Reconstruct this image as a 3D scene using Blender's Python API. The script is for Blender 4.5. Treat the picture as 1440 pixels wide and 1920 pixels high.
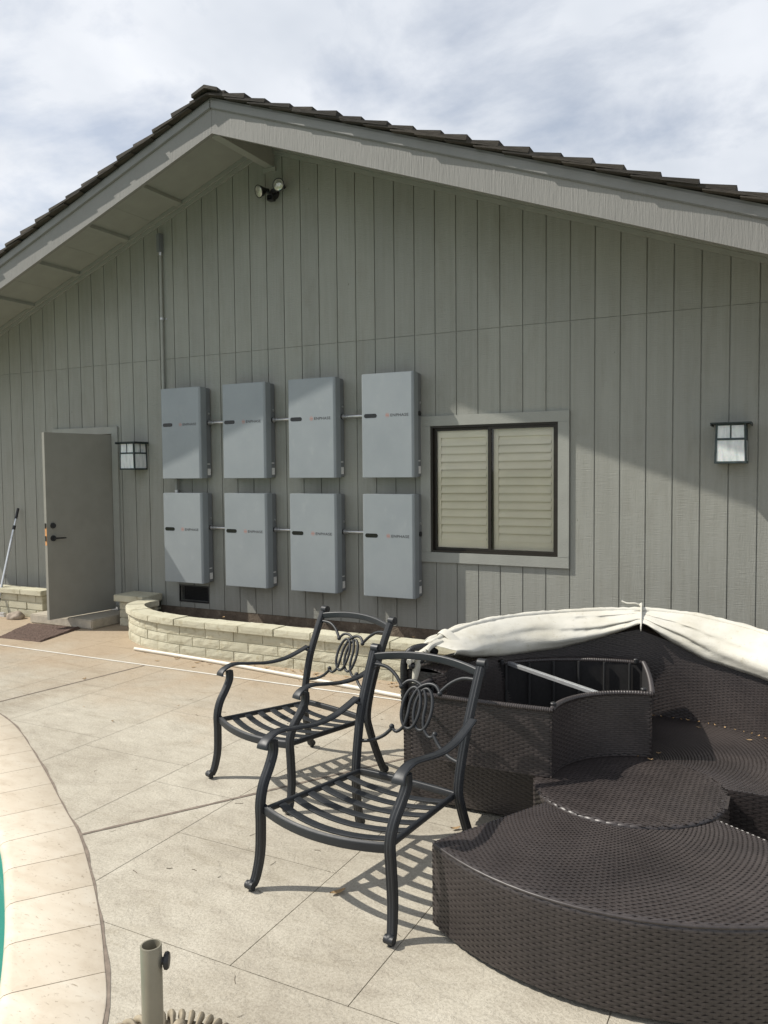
import bpy, bmesh, math, random
import numpy as np
from mathutils import Vector, Matrix, noise

random.seed(7)
rng = np.random.default_rng(7)
scene = bpy.context.scene
for o in list(bpy.data.objects):
    bpy.data.objects.remove(o)
COL = scene.collection

# ------------------------------------------------------------------ camera
CAM = Vector((0.0, -6.888, 1.72))
YAW, PIT, ROLL = math.radians(-27.437), math.radians(-2.936), math.radians(-0.526)
Fv = Vector((math.sin(YAW) * math.cos(PIT), math.cos(YAW) * math.cos(PIT), math.sin(PIT)))
R0 = Vector((math.cos(YAW), -math.sin(YAW), 0))
U0 = R0.cross(Fv)
Rv = math.cos(ROLL) * R0 + math.sin(ROLL) * U0
Uv = -math.sin(ROLL) * R0 + math.cos(ROLL) * U0
cd = bpy.data.cameras.new('camera')
cam = bpy.data.objects.new('camera', cd)
COL.objects.link(cam)
M = Matrix((Rv, Uv, -Fv)).transposed().to_4x4()
M.translation = CAM
cam.matrix_world = M
cd.sensor_fit = 'HORIZONTAL'
cd.sensor_width = 36.0
cd.lens = 1495.04 / 1440 * 36.0
cd.clip_start = 0.05
cd.clip_end = 3000
scene.camera = cam

# ------------------------------------------------------------------ world, sun, exposure
SUN_A, SUN_B = 2.26, 2.76                       # sunlight travels along (A, 1, -B)
sun_dir = Vector((SUN_A, 1.0, -SUN_B)).normalized()
elev = math.asin(-sun_dir.z)
world = bpy.data.worlds.new('World')
scene.world = world
world.use_nodes = True
nt = world.node_tree
nt.nodes.clear()
def wn(t, **kw):
    n = nt.nodes.new(t)
    for k, v in kw.items():
        setattr(n, k, v)
    return n
wl = nt.links.new
out = wn('ShaderNodeOutputWorld')
bg = wn('ShaderNodeBackground')
bg.inputs['Strength'].default_value = 0.1
sky = wn('ShaderNodeTexSky', sky_type='NISHITA')
sky.sun_disc = False
sky.sun_elevation = elev
sky.sun_rotation = math.atan2(-SUN_A, -1.0)
tc = wn('ShaderNodeTexCoord')
sep = wn('ShaderNodeSeparateXYZ')
wl(tc.outputs['Generated'], sep.inputs[0])
zc = wn('ShaderNodeMath', operation='MAXIMUM'); zc.inputs[1].default_value = 0.0
wl(sep.outputs['Z'], zc.inputs[0])
za = wn('ShaderNodeMath', operation='ADD'); za.inputs[1].default_value = 0.22
wl(zc.outputs[0], za.inputs[0])
dv = wn('ShaderNodeVectorMath', operation='DIVIDE')
cmb = wn('ShaderNodeCombineXYZ')
for k in range(3):
    wl(za.outputs[0], cmb.inputs[k])
wl(tc.outputs['Generated'], dv.inputs[0]); wl(cmb.outputs[0], dv.inputs[1])
def wnoise(scale, detail, rough, off):
    mp = wn('ShaderNodeMapping'); mp.inputs['Location'].default_value = off
    wl(dv.outputs[0], mp.inputs['Vector'])
    n = wn('ShaderNodeTexNoise'); n.inputs['Scale'].default_value = scale
    n.inputs['Detail'].default_value = detail; n.inputs['Roughness'].default_value = rough
    n.inputs['Distortion'].default_value = 0.25
    wl(mp.outputs[0], n.inputs['Vector'])
    return n
n1 = wnoise(2.1, 7, 0.58, (3.1, 1.7, 0.4))
cov = wn('ShaderNodeValToRGB')
cov.color_ramp.elements[0].position = 0.38; cov.color_ramp.elements[0].color = (0.50, 0.50, 0.50, 1)
cov.color_ramp.elements[1].position = 0.56; cov.color_ramp.elements[1].color = (1, 1, 1, 1)
wl(n1.outputs['Fac'], cov.inputs[0])
n2 = wnoise(1.3, 5, 0.55, (0.3, 5.2, 2.0))
shade = wn('ShaderNodeValToRGB')
shade.color_ramp.elements[0].position = 0.33; shade.color_ramp.elements[0].color = (6.1, 6.55, 7.25, 1)
shade.color_ramp.elements[1].position = 0.66; shade.color_ramp.elements[1].color = (9.0, 9.2, 9.6, 1)
wl(n2.outputs['Fac'], shade.inputs[0])
mixc = wn('ShaderNodeMix', data_type='RGBA')
wl(cov.outputs['Color'], mixc.inputs['Factor'])
wl(sky.outputs['Color'], mixc.inputs['A']); wl(shade.outputs['Color'], mixc.inputs['B'])
wl(mixc.outputs['Result'], bg.inputs['Color'])
wl(bg.outputs[0], out.inputs['Surface'])

sd = bpy.data.lights.new('sun', 'SUN')
sd.energy = 4.7
sd.angle = math.radians(0.6)
sd.color = (1.0, 0.95, 0.86)
sun = bpy.data.objects.new('sun', sd)
COL.objects.link(sun)
sun.rotation_euler = sun_dir.to_track_quat('-Z', 'Y').to_euler()
sun.location = (-12, -8, 14)

vs = scene.view_settings
vs.view_transform = 'Standard'; vs.look = 'None'; vs.exposure = 0.16; vs.gamma = 1.0; vs.use_curve_mapping = False
scene.render.engine = 'CYCLES'
scene.cycles.max_bounces = 8

# ------------------------------------------------------------------ materials
class MB:
    """small node helper"""
    def __init__(s, name):
        s.m = bpy.data.materials.new(name); s.m.use_nodes = True
        s.t = s.m.node_tree; s.b = s.t.nodes['Principled BSDF']
        s.o = s.t.nodes['Material Output']
        s.tc = s.n('ShaderNodeTexCoord')
    def n(s, t, **kw):
        x = s.t.nodes.new(t)
        for k, v in kw.items(): setattr(x, k, v)
        return x
    def l(s, a, b): s.t.links.new(a, b)
    def mapping(s, scale=(1, 1, 1), space='Object', rot=(0, 0, 0)):
        mp = s.n('ShaderNodeMapping'); mp.inputs['Scale'].default_value = scale; mp.inputs['Rotation'].default_value = rot
        if space == 'World':
            g = s.n('ShaderNodeNewGeometry'); s.l(g.outputs['Position'], mp.inputs['Vector'])
        else:
            s.l(s.tc.outputs[space], mp.inputs['Vector'])
        return mp.outputs[0]
    def noise(s, vec, scale, detail=5, rough=0.55, dist=0.0):
        x = s.n('ShaderNodeTexNoise'); x.inputs['Scale'].default_value = scale; x.inputs['Detail'].default_value = detail
        x.inputs['Roughness'].default_value = rough; x.inputs['Distortion'].default_value = dist
        s.l(vec, x.inputs['Vector']); return x.outputs['Fac']
    def ramp(s, fac, stops):
        r = s.n('ShaderNodeValToRGB'); e = r.color_ramp.elements
        while len(e) < len(stops): e.new(0.5)
        for k, (p, c) in enumerate(stops):
            e[k].position = p; e[k].color = (*c, 1) if len(c) == 3 else c
        s.l(fac, r.inputs[0]); return r.outputs['Color']
    def mix(s, fac, a, b, mode='MIX'):
        x = s.n('ShaderNodeMix', data_type='RGBA', blend_type=mode)
        for inp, v in (('Factor', fac), ('A', a), ('B', b)):
            if hasattr(v, 'node'): s.l(v, x.inputs[inp])
            elif isinstance(v, (int, float)): x.inputs[inp].default_value = v
            else: x.inputs[inp].default_value = (*v, 1)
        return x.outputs['Result']
    def math(s, op, a, b=0.0):
        x = s.n('ShaderNodeMath', operation=op)
        for k, v in enumerate((a, b)):
            if hasattr(v, 'node'): s.l(v, x.inputs[k])
            else: x.inputs[k].default_value = v
        return x.outputs[0]
    def color(s, c):
        if hasattr(c, 'node'): s.l(c, s.b.inputs['Base Color'])
        else: s.b.inputs['Base Color'].default_value = (*c, 1)
    def rough(s, r):
        if hasattr(r, 'node'): s.l(r, s.b.inputs['Roughness'])
        else: s.b.inputs['Roughness'].default_value = r
    def bump(s, h, dist, strength=1.0, prev=None):
        x = s.n('ShaderNodeBump'); x.inputs['Distance'].default_value = dist; x.inputs['Strength'].default_value = strength
        s.l(h, x.inputs['Height'])
        if prev is not None: s.l(prev, x.inputs['Normal'])
        s.l(x.outputs[0], s.b.inputs['Normal']); return x.outputs[0]
    def rnd(s):
        return s.n('ShaderNodeObjectInfo').outputs['Random']

MAT = {}
def simple(name, c, rough=0.5, metal=0.0, var=0.0, scale=30, bump=0.0, spec=0.5):
    b = MB(name); v = b.mapping()
    if var:
        n = b.noise(v, scale)
        b.color(b.ramp(n, [(0.3, tuple(x * (1 - var) for x in c)), (0.7, tuple(min(1, x * (1 + var)) for x in c))]))
        if bump: b.bump(n, bump)
    else: b.color(c)
    b.rough(rough); b.b.inputs['Metallic'].default_value = metal
    b.b.inputs['Specular IOR Level'].default_value = spec
    MAT[name] = b.m; return b.m

PAINT = (0.288, 0.292, 0.264)
def siding():
    b = MB('siding'); v = b.mapping((1, 1, 1), 'World')
    soft = b.noise(b.mapping((1.2, 1.2, 0.8), 'World'), 1.3, 4)
    c = b.ramp(soft, [(0.3, tuple(x * 0.93 for x in PAINT)), (0.7, tuple(x * 1.05 for x in PAINT))])
    r = b.rnd()
    c = b.mix(1.0, c, b.ramp(r, [(0, (0.95, 0.95, 0.95)), (1, (1.03, 1.03, 1.02))]), 'MULTIPLY')
    streak = b.noise(b.mapping((26, 26, 1.1), 'World'), 1.0, 3)
    c = b.mix(1.0, c, b.ramp(streak, [(0.35, (0.95, 0.95, 0.94)), (0.6, (1.02, 1.02, 1.02))]), 'MULTIPLY')
    nick = b.noise(b.mapping((9, 9, 4), 'World'), 3.0, 2, 0.4)
    c = b.mix(1.0, c, b.ramp(nick, [(0.19, (0.55, 0.53, 0.5)), (0.225, (1, 1, 1))]), 'MULTIPLY')
    grime = b.noise(b.mapping((2.2, 2.2, 0.7), 'World'), 1.6, 6, 0.7, 0.4)
    c = b.mix(1.0, c, b.ramp(grime, [(0.30, (0.90, 0.89, 0.87)), (0.5, (1, 1, 1))]), 'MULTIPLY')
    b.color(c); b.rough(0.62); b.b.inputs['Specular IOR Level'].default_value = 0.35
    saw = b.noise(b.mapping((9, 9, 150), 'World'), 1.0, 3, 0.6)
    grain = b.noise(b.mapping((75, 75, 5), 'World'), 1.0, 4, 0.6, 0.9)
    whorl = b.n('ShaderNodeTexWave', wave_type='BANDS', bands_direction='X')
    whorl.inputs['Scale'].default_value = 15; whorl.inputs['Distortion'].default_value = 14
    whorl.inputs['Detail'].default_value = 3; whorl.inputs['Detail Scale'].default_value = 1.3
    b.l(b.mapping((0.9, 0.9, 0.22), 'World'), whorl.inputs['Vector'])
    h = b.math('ADD', b.math('MULTIPLY', saw, 1.25), b.math('MULTIPLY', grain, 0.35))
    h = b.math('ADD', h, b.math('MULTIPLY', whorl.outputs['Fac'], 0.13))
    b.bump(h, 0.0032, 0.9)
    MAT['siding'] = b.m
siding()
def fascia():
    b = MB('fascia_paint'); PF = (0.228, 0.222, 0.208)
    soft = b.noise(b.mapping((1, 1, 1), 'World'), 2.0, 4)
    b.color(b.ramp(soft, [(0.3, tuple(x * 0.94 for x in PF)), (0.7, tuple(x * 1.04 for x in PF))])); b.rough(0.65)
    comb = b.noise(b.mapping((85, 20, 6), 'World'), 1.0, 3, 0.55, 0.5)
    fine = b.noise(b.mapping((30, 30, 30), 'World'), 4.0, 4)
    h = b.math('ADD', b.math('MULTIPLY', comb, 1.0), b.math('MULTIPLY', fine, 0.3))
    b.bump(h, 0.0045, 0.9)
    MAT['fascia_paint'] = b.m
fascia()
def painted(name, c, bump=0.001):
    b = MB(name); n = b.noise(b.mapping((6, 6, 6), 'World'), 1.0, 5)
    b.color(b.ramp(n, [(0.3, tuple(x * 0.94 for x in c)), (0.7, tuple(x * 1.05 for x in c))])); b.rough(0.55)
    f = b.noise(b.mapping((40, 40, 120), 'World'), 1.0, 4); b.bump(f, bump, 0.8); MAT[name] = b.m
painted('trim_paint', (0.290, 0.296, 0.268), 0.003)
painted('moulding_paint', (0.205, 0.203, 0.194), 0.0015)
painted('soffit_paint', (0.295, 0.300, 0.272), 0.0005)
painted('door_paint', (0.245, 0.240, 0.208), 0.0002)

def concrete():
    b = MB('stamped_concrete')
    P = b.mapping((1, 1, 1), 'World')
    big = b.noise(P, 0.9, 6, 0.6, 0.3); mid = b.noise(b.mapping((1, 1.8, 1), 'World'), 5.0, 6, 0.65, 0.6)
    fine = b.noise(P, 85.0, 4, 0.7); speck = b.noise(P, 220.0, 2, 0.6)
    c = b.ramp(mid, [(0.28, (0.36, 0.327, 0.268)), (0.5, (0.435, 0.402, 0.332)), (0.75, (0.485, 0.452, 0.378))])
    c = b.mix(1.0, c, b.ramp(big, [(0.32, (0.82, 0.80, 0.78)), (0.6, (1.04, 1.04, 1.04))]), 'MULTIPLY')
    # brown run-off stain near the planter, with an outline of its own
    sep = b.n('ShaderNodeSeparateXYZ'); b.l(P, sep.inputs[0])
    ys = b.math('ADD', sep.outputs['Y'], b.math('MULTIPLY', b.noise(P, 1.6, 5, 0.6, 0.5), 2.6))
    st = b.ramp(ys, [(0.0, (0, 0, 0)), (1.0, (1, 1, 1))])
    mr = b.n('ShaderNodeMapRange'); mr.inputs['From Min'].default_value = -1.6; mr.inputs['From Max'].default_value = 0.1
    b.l(ys, mr.inputs['Value'])
    stain = b.math('MULTIPLY', mr.outputs['Result'], 0.8)
    c = b.mix(stain, c, (0.385, 0.295, 0.20))
    drift = b.noise(b.mapping((0.7, 2.4, 1), 'World', rot=(0, 0, 0.5)), 2.6, 6, 0.7, 1.0)
    c = b.mix(1.0, c, b.ramp(drift, [(0.30, (0.85, 0.835, 0.81)), (0.46, (1, 1, 1))]), 'MULTIPLY')
    c = b.mix(1.0, c, b.ramp(fine, [(0.33, (0.78, 0.77, 0.755)), (0.58, (1.05, 1.05, 1.05))]), 'MULTIPLY')
    c = b.mix(1.0, c, b.ramp(speck, [(0.32, (0.74, 0.73, 0.72)), (0.46, (1, 1, 1))]), 'MULTIPLY')
    b.color(c); b.rough(0.82); b.b.inputs['Specular IOR Level'].default_value = 0.3
    slate = b.noise(b.mapping((1, 1.3, 1), 'World'), 6.0, 8, 0.66, 0.35)
    ridge = b.ramp(slate, [(0.40, (0, 0, 0)), (0.5, (0.55, 0.55, 0.55)), (0.53, (1, 1, 1))])
    bw = b.n('ShaderNodeRGBToBW'); b.l(ridge, bw.inputs[0])
    n1 = b.bump(bw.outputs[0], 0.004, 0.5)
    b.bump(b.math('ADD', fine, b.math('MULTIPLY', speck, 0.5)), 0.0022, 0.8, n1)
    MAT['concrete'] = b.m
concrete()
def travertine():
    b = MB('travertine'); P = b.mapping((1, 1, 1), 'World')
    n = b.noise(b.mapping((1, 2.2, 1), 'World', rot=(0, 0, 0.7)), 5.0, 6, 0.6, 0.4)
    c = b.ramp(n, [(0.28, (0.50, 0.43, 0.335)), (0.5, (0.57, 0.503, 0.405)), (0.75, (0.61, 0.555, 0.46))])
    r = b.rnd(); c = b.mix(1.0, c, b.ramp(r, [(0, (0.95, 0.935, 0.915)), (1, (1.03, 1.03, 1.03))]), 'MULTIPLY')
    pit = b.noise(b.mapping((1, 2.5, 1), 'World', rot=(0, 0, 0.7)), 38.0, 5, 0.7, 0.5)
    pc = b.ramp(pit, [(0.29, (0.58, 0.51, 0.42)), (0.39, (1, 1, 1))])
    c = b.mix(1.0, c, pc, 'MULTIPLY')
    b.color(c); b.rough(0.6)
    bw = b.n('ShaderNodeRGBToBW'); b.l(pc, bw.inputs[0]); b.bump(bw.outputs[0], 0.003, 0.7)
    MAT['travertine'] = b.m
travertine()
def block():
    b = MB('block_paint'); P = b.mapping((1, 1, 1), 'World')
    n = b.noise(P, 4, 5, 0.6); r = b.rnd()
    c = b.ramp(n, [(0.3, (0.47, 0.445, 0.335)), (0.7, (0.57, 0.545, 0.425))])
    c = b.mix(1.0, c, b.ramp(r, [(0, (0.92, 0.92, 0.90)), (1, (1.05, 1.05, 1.04))]), 'MULTIPLY')
    dirt = b.noise(P, 11, 6, 0.7); c = b.mix(1.0, c, b.ramp(dirt, [(0.30, (0.72, 0.68, 0.6)), (0.47, (1, 1, 1))]), 'MULTIPLY')
    b.color(c); b.rough(0.85)
    f = b.noise(P, 70, 5, 0.7); g = b.noise(P, 200, 3, 0.6)
    b.bump(b.math('ADD', f, b.math('MULTIPLY', g, 0.4)), 0.008, 0.8)
    MAT['block'] = b.m
block()
def soil():
    b = MB('soil'); P = b.mapping((1, 1, 1), 'World'); n = b.noise(P, 22, 7, 0.75)
    b.color(b.ramp(n, [(0.3, (0.06, 0.045, 0.032)), (0.55, (0.16, 0.12, 0.085)), (0.72, (0.32, 0.26, 0.19))])); b.rough(0.95)
    b.bump(b.noise(P, 60, 5, 0.7), 0.02, 1.0); MAT['soil'] = b.m
soil()
def footing():
    b = MB('footing'); P = b.mapping((1, 1, 1), 'World'); n = b.noise(P, 9, 7, 0.7)
    b.color(b.ramp(n, [(0.3, (0.075, 0.058, 0.043)), (0.6, (0.17, 0.135, 0.10)), (0.75, (0.30, 0.26, 0.20))])); b.rough(0.95)
    b.bump(b.noise(P, 50, 5, 0.7), 0.012, 1.0); MAT['footing'] = b.m
footing()
def wicker(name, k=1.0):
    b = MB(name); P = b.mapping((1, 1, 1), 'World')
    n = b.noise(P, 3.5, 5, 0.6); f = b.noise(P, 90, 2, 0.6)
    c = b.ramp(n, [(0.3, (0.030 * k, 0.025 * k, 0.0245 * k)), (0.7, (0.044 * k, 0.037 * k, 0.036 * k))])
    c = b.mix(1.0, c, b.ramp(f, [(0.3, (0.75, 0.75, 0.76)), (0.7, (1.2, 1.18, 1.16))]), 'MULTIPLY')
    du = b.noise(P, 1.7, 6, 0.7, 0.5); c = b.mix(1.0, c, b.ramp(du, [(0.35, (0.85, 0.85, 0.86)), (0.68, (1.35, 1.33, 1.28))]), 'MULTIPLY')
    b.color(c); b.rough(b.ramp(n, [(0.3, (0.33, 0.33, 0.33)), (0.7, (0.46, 0.46, 0.46))])); b.b.inputs['Specular IOR Level'].default_value = 0.55
    MAT[name] = b.m
wicker('wicker')
def iron():
    b = MB('cast_metal'); P = b.mapping((1, 1, 1), 'Object')
    n = b.noise(P, 7, 6, 0.65); w = b.noise(P, 45, 5, 0.7)
    c = b.ramp(n, [(0.3, (0.011, 0.013, 0.016)), (0.65, (0.017, 0.019, 0.022)), (0.8, (0.034, 0.034, 0.034))])
    c = b.mix(b.ramp(w, [(0.60, (0, 0, 0)), (0.78, (0.45, 0.45, 0.45))]), c, (0.08, 0.076, 0.070))
    b.color(c); b.rough(b.ramp(n, [(0.3, (0.40, 0.40, 0.40)), (0.7, (0.58, 0.58, 0.58))]))
    b.bump(w, 0.0006, 0.6); MAT['cast_metal'] = b.m
iron()
def canvas():
    b = MB('canvas'); P = b.mapping((1, 1, 1), 'World')
    n = b.noise(P, 5, 6, 0.6); d = b.noise(P, 30, 5, 0.75)
    c = b.ramp(n, [(0.25, (0.46, 0.435, 0.36)), (0.5, (0.55, 0.53, 0.465)), (0.75, (0.59, 0.575, 0.52))])
    c = b.mix(1.0, c, b.ramp(d, [(0.30, (0.80, 0.77, 0.69)), (0.42, (1, 1, 1))]), 'MULTIPLY')
    b.color(c); b.rough(0.8)
    k = b.noise(b.mapping((1, 1, 2), 'World'), 9, 4, 0.5, 0.8); f = b.noise(P, 160, 3, 0.6)
    n1 = b.bump(k, 0.008, 0.4); b.bump(f, 0.0015, 0.5, n1); MAT['canvas'] = b.m
canvas()
def shake():
    b = MB('shake'); P = b.mapping((4, 4, 4), 'Object'); r = b.rnd()
    n = b.noise(b.mapping((5, 40, 40), 'Object'), 1.0, 5, 0.65)
    c = b.ramp(n, [(0.3, (0.024, 0.021, 0.018)), (0.6, (0.055, 0.048, 0.040)), (0.8, (0.105, 0.092, 0.074))])
    c = b.mix(1.0, c, b.ramp(r, [(0, (0.7, 0.7, 0.7)), (1, (1.25, 1.2, 1.12))]), 'MULTIPLY')
    b.color(c); b.rough(0.9); b.bump(n, 0.01, 1.0); MAT['shake'] = b.m
shake()
def cabinet():
    b = MB('cabinet'); P = b.mapping((1, 1, 1), 'World')
    n = b.noise(P, 3.0, 5, 0.6); sm = b.noise(b.mapping((1, 1, 0.6), 'World'), 9, 6, 0.7)
    c = b.ramp(n, [(0.3, (0.245, 0.272, 0.288)), (0.7, (0.275, 0.302, 0.316))])
    c = b.mix(1.0, c, b.ramp(sm, [(0.58, (1, 1, 1)), (0.75, (1.10, 1.09, 1.07))]), 'MULTIPLY')
    b.color(c); b.rough(b.ramp(sm, [(0.4, (0.34, 0.34, 0.34)), (0.7, (0.48, 0.48, 0.48))])); b.b.inputs['Specular IOR Level'].default_value = 0.55
    b.b.inputs['Metallic'].default_value = 0.15
    b.bump(b.noise(P, 260, 2, 0.5), 0.0004, 0.5); MAT['cabinet'] = b.m
cabinet()
simple('shaded_cabinet_grey', (0.165, 0.175, 0.182), 0.45, 0, 0.06, 8)  # cabinet grey made darker, putting the shade of its sides into the colour
simple('black_plastic', (0.018, 0.018, 0.019), 0.45, 0, 0.2, 12)
simple('black_gloss', (0.008, 0.009, 0.009), 0.12, 0, 0.5, 70)
simple('zinc', (0.55, 0.55, 0.55), 0.32, 0.85, 0.1, 20)
simple('aluminium', (0.62, 0.63, 0.64), 0.35, 0.7, 0.08, 20)
simple('label_white', (0.68, 0.68, 0.66), 0.6, 0, 0.18, 120)
simple('bar_metal', (0.05, 0.05, 0.05), 0.4, 0.3)
simple('ink', (0.03, 0.032, 0.036), 0.6)
simple('orange', (0.50, 0.19, 0.13), 0.6)
simple('pvc', (0.62, 0.59, 0.51), 0.4, 0, 0.12, 6)
simple('drain_white', (0.70, 0.68, 0.62), 0.5, 0, 0.12, 12)
simple('bronze_frame', (0.022, 0.018, 0.013), 0.4, 0.3, 0.2, 15)
simple('shutter', (0.88, 0.845, 0.70), 0.42, 0, 0.04, 5)
simple('lamp_metal', (0.030, 0.040, 0.040), 0.55, 0.3, 0.45, 18, 0.002)
simple('lamp_verdigris', (0.040, 0.055, 0.056), 0.55, 0.3, 0.4, 18, 0.002)
def lampglass():
    b = MB('lamp_glass'); v = b.mapping((30, 30, 7)); n = b.noise(v, 1.0, 4, 0.6, 0.6)
    b.color(b.ramp(n, [(0.3, (0.52, 0.56, 0.56)), (0.7, (0.78, 0.80, 0.79))])); b.rough(0.22)
    b.b.inputs['Subsurface Weight'].default_value = 0.2; b.b.inputs['Subsurface Scale'].default_value = 0.02
    b.bump(n, 0.002, 0.5); MAT['lamp_glass'] = b.m
lampglass()
simple('flood_glass', (0.52, 0.52, 0.46), 0.10, 0.5, 0.4, 26, 0.004)
simple('mat_fibre', (0.105, 0.068, 0.052), 0.95, 0, 0.45, 70, 0.01)
simple('lining', (0.012, 0.011, 0.011), 0.85, 0, 0.3, 60)
simple('dark_void', (0.01, 0.01, 0.01), 0.9)
simple('raw_wood', (0.55, 0.27, 0.10), 0.7, 0, 0.15, 30)
simple('step_concrete', (0.40, 0.36, 0.29), 0.85, 0, 0.15, 18, 0.004)
simple('rock', (0.30, 0.25, 0.20), 0.9, 0, 0.35, 14, 0.01)
simple('joint_felt', (0.185, 0.15, 0.12), 0.9, 0, 0.25, 25, 0.004)
simple('grout', (0.36, 0.32, 0.25), 0.95, 0, 0.2, 20)
simple('umbrella_tube', (0.235, 0.215, 0.165), 0.38, 0.25, 0.12, 9)
simple('cast_resin', (0.26, 0.22, 0.155), 0.75, 0, 0.3, 26, 0.004)
simple('dry_leaf', (0.36, 0.24, 0.12), 0.8, 0, 0.35, 14)
simple('twig', (0.10, 0.075, 0.05), 0.9, 0, 0.4, 14)
simple('pool_plaster', (0.10, 0.42, 0.36), 0.6, 0, 0.06, 2)
simple('earth', (0.085, 0.105, 0.045), 0.95, 0, 0.35, 1.2)
simple('interior', (0.35, 0.33, 0.30), 0.9)
def water():
    b = MB('water'); n = b.noise(b.mapping((1, 1, 1), 'World'), 5, 3)
    b.color((0.05, 0.235, 0.195)); b.rough(0.04); b.b.inputs['IOR'].default_value = 1.33; b.bump(n, 0.01, 0.4); MAT['water'] = b.m
water()
def glass():
    b = MB('window_glass'); b.t.nodes.remove(b.b)
    tr = b.n('ShaderNodeBsdfTransparent'); tr.inputs[0].default_value = (0.985, 0.98, 0.965, 1)
    gl = b.n('ShaderNodeBsdfGlossy'); gl.inputs['Roughness'].default_value = 0.02
    fr = b.n('ShaderNodeFresnel'); fr.inputs['IOR'].default_value = 1.4
    mx = b.n('ShaderNodeMixShader'); b.l(fr.outputs[0], mx.inputs[0]); b.l(tr.outputs[0], mx.inputs[1]); b.l(gl.outputs[0], mx.inputs[2])
    b.l(mx.outputs[0], b.o.inputs['Surface']); MAT['window_glass'] = b.m
glass()

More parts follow.
